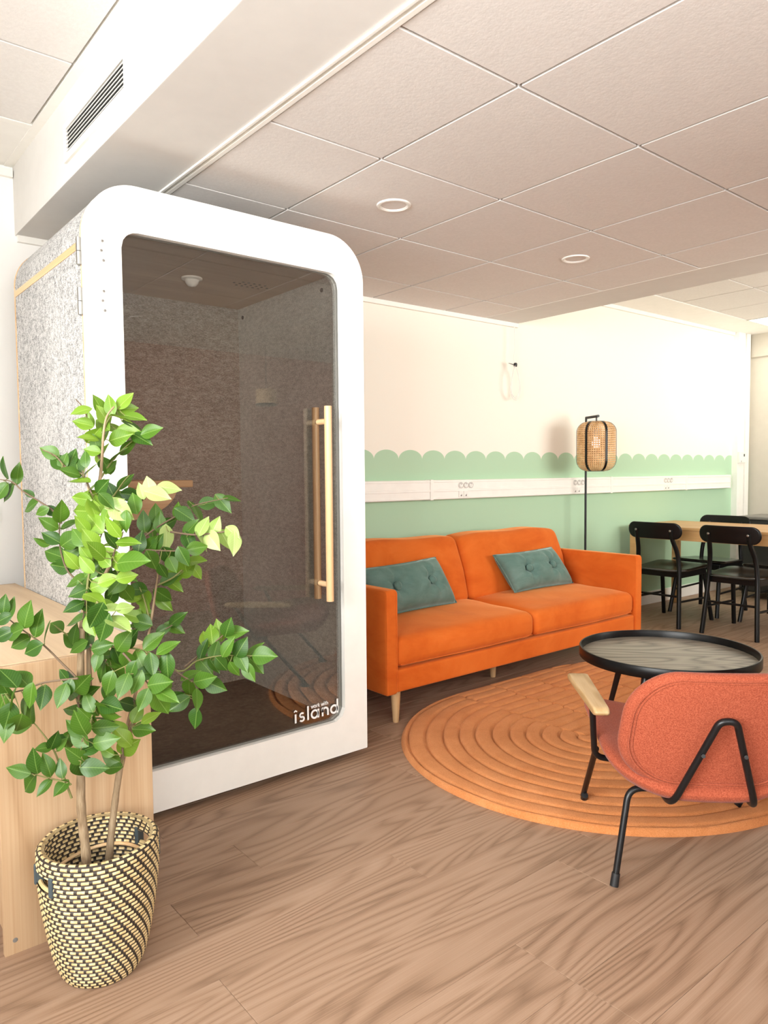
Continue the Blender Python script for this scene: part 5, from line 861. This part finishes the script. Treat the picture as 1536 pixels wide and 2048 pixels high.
# ------------------------------------------------------------------ rug (carved pile)
RC0, RC1, RYC, RR = 2.680, 3.420, 1.840, .835
def rug():
    vs = []; fs = []
    sp, K = .0735, .0735
    per = []
    na, nl = 150, 150
    for i in range(na): a = PI/2+PI*i/na; per.append((RC0, math.cos(a), math.sin(a)))
    for i in range(nl): per.append((RC0+(RC1-RC0)*i/nl, 0, -1))
    for i in range(na): a = -PI/2+PI*i/na; per.append((RC1, math.cos(a), math.sin(a)))
    for i in range(nl): per.append((RC1-(RC1-RC0)*i/nl, 0, 1))
    n = len(per); NR = 120
    def h(r, x, y, i):
        if r > RR-.012: return .020*math.sqrt(max(0, 1-((r-RR+.012)/.012)**2))+.002
        col = math.floor((x-2.655+.012*math.sin(y*19))/.262)
        q = r
        straight = y > RYC+.02 and x > 2.655 and x < RC1+.25
        wob = .004*math.sin(x*7+y*5)+.003*math.sin(x*17-y*13)
        if straight: q = (y-RYC)+(.5*K if col % 2 == 0 else .12*K)+wob
        else: q = r+wob
        d = abs((q/K) % 1.0-.5)          # .5 at groove
        g = max(0, (d-.41)/.09)
        z = .0265-.0180*min(1, g)**1.1-.0035*(min(1, d/.425)**3)
        if straight:
            e = abs(((x-2.655+.012*math.sin(y*19))/.262) % 1.0)
            e = min(e, 1-e)*.262
            if e < .008: z -= .013*(1-e/.008)
        return z
    for k in range(NR+1):
        r = RR*k/NR
        for i, (cx, dx, dy) in enumerate(per):
            rr = r*(1+.004*math.sin(i*.05)) if k == NR else r
            x = cx+dx*rr; y = RYC+dy*rr
            vs.append((x-3.05, y-RYC, h(r, x, y, i)))
    for k in range(NR):
        for i in range(n):
            j = (i+1) % n; fs.append((k*n+i, (k+1)*n+i, (k+1)*n+j, k*n+j))
    me = bpy.data.meshes.new('rug'); me.from_pydata(vs+[(x, y, .0005) for x, y, z in vs[-n:]], [], fs+[(NR*n+i, (NR+1)*n+i, (NR+1)*n+(i+1) % n, NR*n+(i+1) % n) for i in range(n)])
    me.materials.append(M['rug_pile']); me.polygons.foreach_set('use_smooth', [True]*len(me.polygons))
    o = bpy.data.objects.new('rug', me); C.objects.link(o); o.location = (3.05, RYC, 0)
    return tag(o, 'orange oval rug with carved concentric arches on the wood floor', 'rug')
rug()

# ------------------------------------------------------------------ coffee table
ct = thing('coffee_table', 'round black tray coffee table with dark wood top on the rug', 'table', (2.78, 1.56, .0))
CR = .350
MB().lathe([(CR-.012, .406), (CR-.002, .406), (CR, .409), (CR, .446), (CR-.002, .449), (CR-.007, .449), (CR-.009, .446), (CR-.009, .418), (CR-.012, .418)], seg=96, closed=True).build('tray_rim', 'black_stain', ct)
MB().lathe([(0, .406), (CR-.010, .406), (CR-.010, .419), (0, .419)], seg=96).build('tabletop', 'tray_wood', ct).rotation_euler = (0, 0, math.radians(-39))
for a in (192, 312, 72):
    a = math.radians(a); ca, sa = math.cos(a), math.sin(a)
    l = MB().tube([(ca*.385, sa*.385, .024), (ca*.258, sa*.258, .395)], [.0105, .0145], 14).build('leg', 'black_metal', ct)
    MB().lathe([(.03, .398), (.034, .400), (.034, .4065), (0, .4065)], (ca*.262, sa*.262, 0), 20).build('mount_plate', 'black_metal', l)
    MB().tube([(ca*.290, sa*.290, .30), (ca*.290+sa*.0135, sa*.290-ca*.0135, .30)], .003, 8).build('screw', 'steel', l)

# ------------------------------------------------------------------ armchair seen from behind
ac = thing('armchair', 'terracotta wool low armchair with black tube frame and wooden arms', 'armchair', (2.157, 1.159, 0), -PI/4)
def seat_fn(a, b, d):
    z = .306+.110*b+.050*(abs(a)/.27)**3-.01*(1-(a/.27)**2)+.16*max(0, -b-.20)
    return (a, b, z+d)
sp_ = rrect(-.268, .268, -.300, .292, (.19, .19, .11, .11), 10)
MB().panel(dense(sp_, .03), .034, seat_fn, 8, .78).build('seat', 'clay_fabric', ac, angle=70)
BH0, BH1 = .284, .638
def back_pt(a, b, d):
    t = (b-BH0)/(BH1-BH0)
    y = -.250-.100*t+.030*(a/.25)**2
    return (a*(1.03-.15*max(0, t-.2)**1.3), y+d, b)
bp_ = rrect(-.250, .250, BH0, BH1, (.150, .150, .135, .135), 14)
bk_ = MB().panel(dense(bp_, .03), .030, back_pt, 8, .80).build('backrest', 'clay_fabric', ac, angle=70)
def outline(k, off):
    c = (0, (BH0+BH1)/2+.010); q = [(a*k, c[1]+(b-c[1])*k) for a, b in dense(rrect(-.244, .244, BH0+.006, BH1-.006, (.145, .145, .13, .13), 14), .02)]
    q.append(q[0]); return [back_pt(a, b, off) for a, b in q]
MB().tube(outline(.935, -.0285), .0026, 6).build('piping', 'clay_fabric', bk_)
MB().tube(outline(.900, -.0295), .0026, 6).build('piping', 'clay_fabric', bk_)
TR = .0095
rf = [(-.262, -.274, .0), (-.212, -.222, .262), (-.10, -.205, .262), (.10, -.205, .262), (.212, -.222, .262), (.262, -.274, 0)]
MB().tube(bend(rf, .035), TR, 14).build('rear_frame', 'black_metal', ac)
for s in (-1, 1):
    MB().tube(bend([(s*.300, -.135, .464), (s*.274, -.035, .278), (s*.10, -.02, .262), (0, -.02, .262)], .04), TR, 14).build('arm_support', 'black_metal', ac)
    MB().tube([(s*.260, .25, .026), (s*.262, .005, .292)], TR, 14).build('leg', 'black_metal', ac)
    a = dense(rrect(-.030, .030, -.19, .19, .012, 5), .05)
    def af(u, v, d, s=s):
        k = .78+.36*(v+.19)/.38
        return (s*(.289+.006*(v/.19))+u*k, v-.01, .476+.003*(v/.19)+d)
    MB().panel(a, .0125, af, 6, .86).build('armrest', 'arm_wood', ac, angle=60)
    for q, top in (((s*.260, .25, .0), (s*.262, .235, .018)), ((s*.262, -.274, 0), (s*.2575, -.269, .024))):
        d_ = (Vector((s*.262, .005, .292)) if q[1] > 0 else Vector((s*.212, -.222, .262)))-Vector(q); d_.normalize()
        a_ = Vector(q)+d_*(.024 if q[1] > 0 else .0)
        MB().tube([a_, a_+d_*.036], [.0122, .0118], 14).build('rubber_foot', 'rubber', ac)
br_pts = [(-.118, -.10, .248), (-.112, -.290, .246), (-.021, -.392, .522), (.021, -.392, .522), (.112, -.290, .246), (.118, -.10, .248)]
b0 = bend(br_pts, .048, 8)
MB().tube(b0, TR, 14).build('back_bracket', 'black_metal', ac)
for s in (-1, 1):
    MB().tube([(s*.0545, -.358-.006, .418), (s*.0545, -.358-.0125, .420)], .0055, 10).build('bolt', 'black_metal', ac)

# ------------------------------------------------------------------ dining table and chairs
TX0, TX1, TY0, TY1, TZ = 5.42, 6.16, 1.55, 3.40, .730
dt = thing('dining_table', 'long light oak dining table with black chairs standing out from the green wall', 'table', ((TX0+TX1)/2, (TY0+TY1)/2, 0))
tx_, ty_ = (TX0+TX1)/2, (TY0+TY1)/2
def D(mb, name, mat='oak_table', parent=dt, **k):
    mb.v = [(x-tx_, y-ty_, z) for x, y, z in mb.v]; return mb.build(name, mat, parent, **k)
D(MB().bbox(TX0, TX1, TY0, TY1, TZ-.022, TZ, .004), 'tabletop')
for x in (TX0+.012, TX1-.030): D(MB().bbox(x, x+.018, TY0+.06, TY1-.05, TZ-.105, TZ-.0225, .001), 'apron')
for y in (TY0+.06, TY1-.03): D(MB().bbox(TX0+.05, TX1-.05, y-.018, y, TZ-.105, TZ-.0225, .001), 'apron')
for x in (TX0+.006, TX1-.066):
    for y in (TY0+.006, TY1-.066): D(MB().bbox(x, x+.058, y, y+.058, 0, TZ-.0225, .006), 'leg')
for x in (TX0+.012, TX1-.03):
    q = [(TY1-.066, TZ-.1045), (TY1-.11, TZ-.1045)]+[(TY1-.066-.044*(1-math.sin(a)), TZ-.1045-.05*(1-math.cos(a))) for a in [PI/2*k/6 for k in range(1, 7)]]
    D(MB().prism(q, lambda a, b, d: (d, a, b), x, x+.018), 'corner_bracket', smooth=False)

def make_chair(label):
    """faces local +X; origin on the floor under the rear legs"""
    t = thing('dining_chair', label, 'chair', (0, 0, 0), 0, 'black wooden dining chairs round the oak table')
    sp2 = rrect(.015, .475, -.215, .215, (.10, .06, .06, .10), 8)
    MB().panel(dense(sp2, .05), .011, lambda a, b, d: (a, b*(1.0+.06*(a-.25)/.25), .432+.010*((a-.25)/.25)-.012*math.exp(-((a-.2)/.15)**2)*(1-(b/.215)**2)+d), 6, .9).build('seat', 'black_seat', t, angle=60)
    MB().bbox(.055, .44, -.185, .185, .372, .420, .004).build('seat_frame', 'black_stain', t)
    for s in (-1, 1):
        MB().tube(smooth_path([(0, s*.195, 0), (.028, s*.180, .24), (.045, s*.170, .43), (.034, s*.158, .56), (-.008, s*.142, .66), (-.026, s*.138, .735)], 5), [.0165]*10+[.0165]*16, 14).build('rear_leg', 'black_stain', t)
        MB().tube([(.508, s*.200, 0), (.420, s*.172, .415)], [.0155, .0165], 14).build('front_leg', 'black_stain', t)
        MB().tube([(.022, s*.183, .195), (.470, s*.186, .185)], .0085, 10).build('side_stretcher', 'black_stain', t)
        MB().lathe([(0, .006), (.006, .005), (.009, .001), (.009, 0)], (0, 0, 0), 12).build('bolt', 'steel', t).matrix_local = Matrix.Translation((-.041, s*.138, .728)) @ Matrix.Rotation(-PI/2, 4, 'Y')
    MB().tube([(.026, -.181, .235), (.026, .181, .235)], .0085, 10).build('rear_stretcher', 'black_stain', t)
    MB().panel(dense(rrect(-.217, .217, .664, .788, .060, 10), .02), .0075, lambda a, b, d: (-.012-.014*(b-.66)/.12-.012+.55*a*a*.9-d, a, b), 6, .93).build('backrest', 'black_stain', t, angle=60)
    return t
ch = make_chair('black wooden dining chair beside the sofa arm, near side of oak table')
ch.location = (5.088, 2.965, 0); ch.rotation_euler = (0, 0, math.radians(1))
def put(x, y, rz, label):
    c = copy_tree(ch); c.location = (x, y, 0); c.rotation_euler = (0, 0, rz); c['label'] = label
put(5.092, 2.400, 0, 'black wooden dining chair on the near side of oak table, farther from the green wall')
put(6.195, 2.975, PI, 'black wooden dining chair on the far side of oak table, nearest the green wall')
put(6.190, 2.395, PI, 'black wooden dining chair on the far side of oak table, cut by the photo edge')

# dark cabinet behind the table
kb = thing('storage_cabinet', 'low dark grey cabinet behind the dining table by the end wall', 'cabinet', (7.0, 2.66, 0))
MB().bbox(-.21, .28, -.80, .485, .722, .752, .012, 4).build('top', 'dark_grey_laminate', kb)
MB().bbox(-.19, .27, -.78, .46, .06, .7215, .004).build('body', 'charcoal_body', kb)
for k in range(3):
    y0 = -.775+k*.41
    d_ = MB().bbox(-.205, -.19, y0, y0+.405, .07, .712, .003).build('door', 'charcoal_body', kb)
    MB().box(-.215, -.205, y0+.17, y0+.24, .66, .668).build('handle', 'black_metal', d_, smooth=False)
for x in (-.15, .22):
    for y in (-.74, .42): MB().lathe([(.018, 0), (.02, .062)], (x, y, 0), 12).build('foot', 'rubber', kb)

# ------------------------------------------------------------------ floor lamp
LS = (4.696, 3.222); LP = (4.766, 3.362)
lm = thing('floor_lamp', 'black floor lamp with woven cane lantern shade behind the sofa', 'lamp', (LP[0], LP[1], 0))
MB().lathe([(0, 0), (.128, 0), (.132, .004), (.130, .014), (.02, .020), (.016, .03), (0, .03)], seg=40).build('base', 'black_metal', lm)
dx, dy = LS[0]-LP[0], LS[1]-LP[1]
MB().tube([(0, 0, .02), (0, 0, 1.578)], .0085, 12).build('pole', 'black_metal', lm)
MB().tube([(0, 0, 1.583), (dx*1.18, dy*1.18, 1.583)], .010, 12).build('arm', 'black_metal', lm)
SZ0, SZ1 = 1.176, 1.544
lsn = bpy.data.objects.new('lamp_shade', None)
mb = MB(); pr_ = []
for k in range(9): a = PI/2*k/8; pr_.append((.058+.082*math.sin(a), SZ0+.080*(1-math.cos(a))))
for k in range(1, 8): pr_.append((.140, SZ0+.08+(SZ1-SZ0-.16)*k/8))
for k in range(9): a = PI/2*k/8; pr_.append((.058+.082*math.cos(a), SZ1-.080*(1-math.sin(a))))
acc = 0; uvs = []; SEG = 60
for i, (r, z) in enumerate(pr_):
    if i: acc += math.hypot(r-pr_[i-1][0], z-pr_[i-1][1])
    for j in range(SEG+1):
        a = 2*PI*j/SEG; mb.v.append((dx+r*math.cos(a), dy+r*math.sin(a), z)); uvs.append((j/SEG*54, acc/.0165))
for i in range(len(pr_)-1):
    for j in range(SEG): mb.f.append((i*(SEG+1)+j, i*(SEG+1)+j+1, (i+1)*(SEG+1)+j+1, (i+1)*(SEG+1)+j))
mb.uv = uvs
shade = mb.build('lamp_shade', 'cane', lm)
va = math.atan2(-LS[0], -LS[1])
view = math.atan2(LS[1], LS[0])
for k in range(6):
    a = view+PI/2+k*PI/3
    q = [(r+.0015, z) for r, z in pr_]; w_ = .0085
    vs = []
    for r, z in q:
        for s_ in (-w_, w_):
            for e in (0, .003):
                vs.append((dx+(r+e)*math.cos(a)-s_*math.sin(a), dy+(r+e)*math.sin(a)+s_*math.cos(a), z))
    fs = []
    for i in range(len(q)-1):
        o = i*4; n_ = o+4
        fs += [(o, o+2, n_+2, n_), (o+1, n_+1, n_+3, o+3), (o, n_, n_+1, o+1), (o+2, o+3, n_+3, n_+2)]
    MB().add(vs, fs).build('rib', 'black_stain', shade)
for z in (SZ0, SZ1): MB().lathe([(.054, -.002), (.061, -.002), (.061, .002), (.054, .002)], (dx, dy, z), 40, True).build('rim', 'black_stain', shade)
MB().tube([(dx, dy, 1.583), (dx, dy, 1.475)], .006, 10).build('drop_rod', 'black_metal', lm)
MB().lathe([(.016, 0), (.018, .004), (.018, .050), (.012, .058)], (dx, dy, 1.43), 20).build('bulb_holder', 'plastic_white', lm)
MB().lathe([(0, -.085), (.018, -.080), (.030, -.062), (.032, -.045), (.022, -.018), (.013, 0)], (dx, dy, 1.43), 20).build('bulb', 'bulb_glow', lm)

# ------------------------------------------------------------------ basket with handles
BX, BY = .548, 1.752
bs = thing('woven_basket', 'round straw and black woven basket with slot handles, holding the tall plant', 'basket', (BX, BY, 0))
ROWS = 31; BHH = .312; RH = BHH/ROWS; NS = 120
def brad(z):
    t = z/BHH
    return .094+.043*(1-(1-t)**1.7)-.010*max(0, t-.75)*1.4-.012*math.exp(-t*14)
slot_a = [math.radians(187), math.radians(7)]
def in_slot(a, z, pad=0):
    if not (BHH-.066 < z < BHH-.034): return False
    return any(abs((a-s_+PI) % (2*PI)-PI) < .30 for s_ in slot_a)
SUB = 5; mb = MB(); uvs = []
rows = []
for i in range(ROWS):
    for k in range(SUB):
        t = (k+.0)/SUB; z = (i+t)*RH
        rows.append((brad(z)+.0038*math.sin(PI*(t+.02)), z, i+t+.001))
rows.append((brad(BHH), BHH, ROWS-.001))
full = rows+[(brad(BHH)-.004, BHH+.004, ROWS+.4), (brad(BHH)-.009, BHH+.003, ROWS+.8)]+[(r-.0125-.0036, z, v+40) for r, z, v in rows[::-1]]
for r, z, v in full:
    for j in range(NS+1):
        a = 2*PI*j/NS; mb.v.append((r*math.cos(a), r*math.sin(a), z)); uvs.append((j/NS*35, v))
nf = len(full)
for i in range(nf-1):
    zm = (full[i][1]+full[i+1][1])/2
    for j in range(NS):
        if in_slot(2*PI*(j+.5)/NS, zm): continue
        mb.f.append((i*(NS+1)+j, i*(NS+1)+j+1, (i+1)*(NS+1)+j+1, (i+1)*(NS+1)+j))
mb.uv = uvs
body = mb.build('body', 'weave', bs, angle=80)
MB().lathe([(0, .002), (.084, .002), (.084, .008), (0, .008)], seg=40).build('bottom', 'weave', bs)
for s_ in slot_a:
    for zz in (BHH-.0665, BHH-.0335):     # coils closing the slot's edges
        q = []
        for k in range(13):
            a = s_-.31+.62*k/12; r = brad(zz)-.005
            q.append((r*math.cos(a), r*math.sin(a), zz))
        MB().tube(q, .0050, 8).build('slot_coil', 'weave_plain', body)
    for e in (-.315, .315):
        a = s_+e; r = brad(BHH-.05)-.004
        o = MB().bbox(-.0115, .0115, -.006, .006, -.0235, .0235, .004, 3).build('handle_strap', 'strap_leather', bs)
        o.location = (r*math.cos(a), r*math.sin(a), BHH-.05); o.rotation_euler = (0, 0, a)
hoop = [(.112*math.cos(a), .112*math.sin(a), .236+.006*math.sin(2*a)) for a in [2*PI*k/48 for k in range(49)]]
MB().tube(hoop, .0045, 8, caps=False).build('inner_hoop', 'plywood_edge', bs)
# ------------------------------------------------------------------ plant
pl = thing('potted_plant', 'tall leafy green plant with two slim trunks growing out of the woven basket', 'plant', (BX, BY, .02))
po = (BX, BY, .02)
def rel(q): return (q[0]-po[0], q[1]-po[1], q[2]-po[2])
MB().lathe([(0, 0), (.070, 0), (.095, .185), (.092, .185), (.080, .165), (0, .165)], seg=36).build('soil', 'soil', pl)
for pts, ra, rb, kind in STEMS:
    q = smooth_path([rel(p_) for p_ in pts], 4)
    if kind == 0:
        n_ = len(q); rs = [(ra+(rb-ra)*i/(n_-1))*(1+.06*math.sin(i*2.3)) for i in range(n_)]
        if pts[0][2] < .3:      # trunks go down into the soil
            q = [Vector((q[0].x, q[0].y, .13))]+q; rs = [ra*1.05]+rs
        MB().tube(q, rs, 10).build('trunk', 'bark', pl, angle=70)
    else:
        n_ = len(q); rs = [ra+(rb-ra)*i/(n_-1) for i in range(n_)]
        MB().tube(q, rs, 6).build('branch', 'twig_brown' if random.random() < .45 else 'twig', pl, angle=70)
def leaf_mesh(name, curl, fold, mat):
    nu, nv = 10, 3; vs = []; fs = []
    for i in range(nu+1):
        t = i/nu
        w_ = .335*math.sin(PI*min(1, t*1.02)**.86)**.9*(1-.2*t) if 0 < t < 1 else .004
        for j in range(-nv, nv+1):
            s_ = j/nv
            vs.append((t, s_*w_, fold*abs(s_)*w_-curl*t*t-.10*w_*s_*s_+.012*math.sin(6*t+2*s_)))
    n_ = 2*nv+1
    for i in range(nu):
        for j in range(n_-1): fs.append((i*n_+j, (i+1)*n_+j, (i+1)*n_+j+1, i*n_+j+1))
    me = bpy.data.meshes.new(name); me.from_pydata(vs, [], fs); me.materials.append(M[mat])
    me.polygons.foreach_set('use_smooth', [True]*len(me.polygons)); return me
LM = {t: [leaf_mesh('leaf', c, f, mname) for c, f in ((.10, .28), (.18, .20), (.05, .35))] for t, mname in enumerate(('leaf_green', 'leaf_light', 'leaf_pale'))}
rl = random.Random(11)
petiole = MB()
view_d = Vector((math.sin(YAW), math.cos(YAW), 0))
for d in LEAVES:
    a = Vector(rel(d[0:3])); b = Vector(rel(d[3:6])); tone = d[6]
    x_ = b-a; ln = x_.length; x_.normalize()
    nrm = -view_d*rl.uniform(.5, 1.0)+Vector((0, 0, 1))*rl.uniform(.05, .75)+Vector((rl.uniform(-.5, .5), rl.uniform(-.5, .5), rl.uniform(-.2, .2)))
    z_ = (nrm-x_*nrm.dot(x_)).normalized(); y_ = z_.cross(x_)
    o = bpy.data.objects.new('leaf', rl.choice(LM[tone])); C.objects.link(o); o.parent = pl
    mt_ = Matrix((x_, y_, z_)).transposed().to_4x4() @ Matrix.Diagonal((ln, ln*rl.uniform(.92, 1.12), ln, 1)); mt_.translation = a
    o.matrix_local = mt_
    if d[7]:
        q = Vector(rel(d[7])); petiole.tube([q, (q*2+a)/3+Vector((0, 0, -.003)), a+x_*.004], [.0012, .0011, .0009], 5)
petiole.build('leaf_stalks', 'twig', pl)['kind'] = 'stuff'
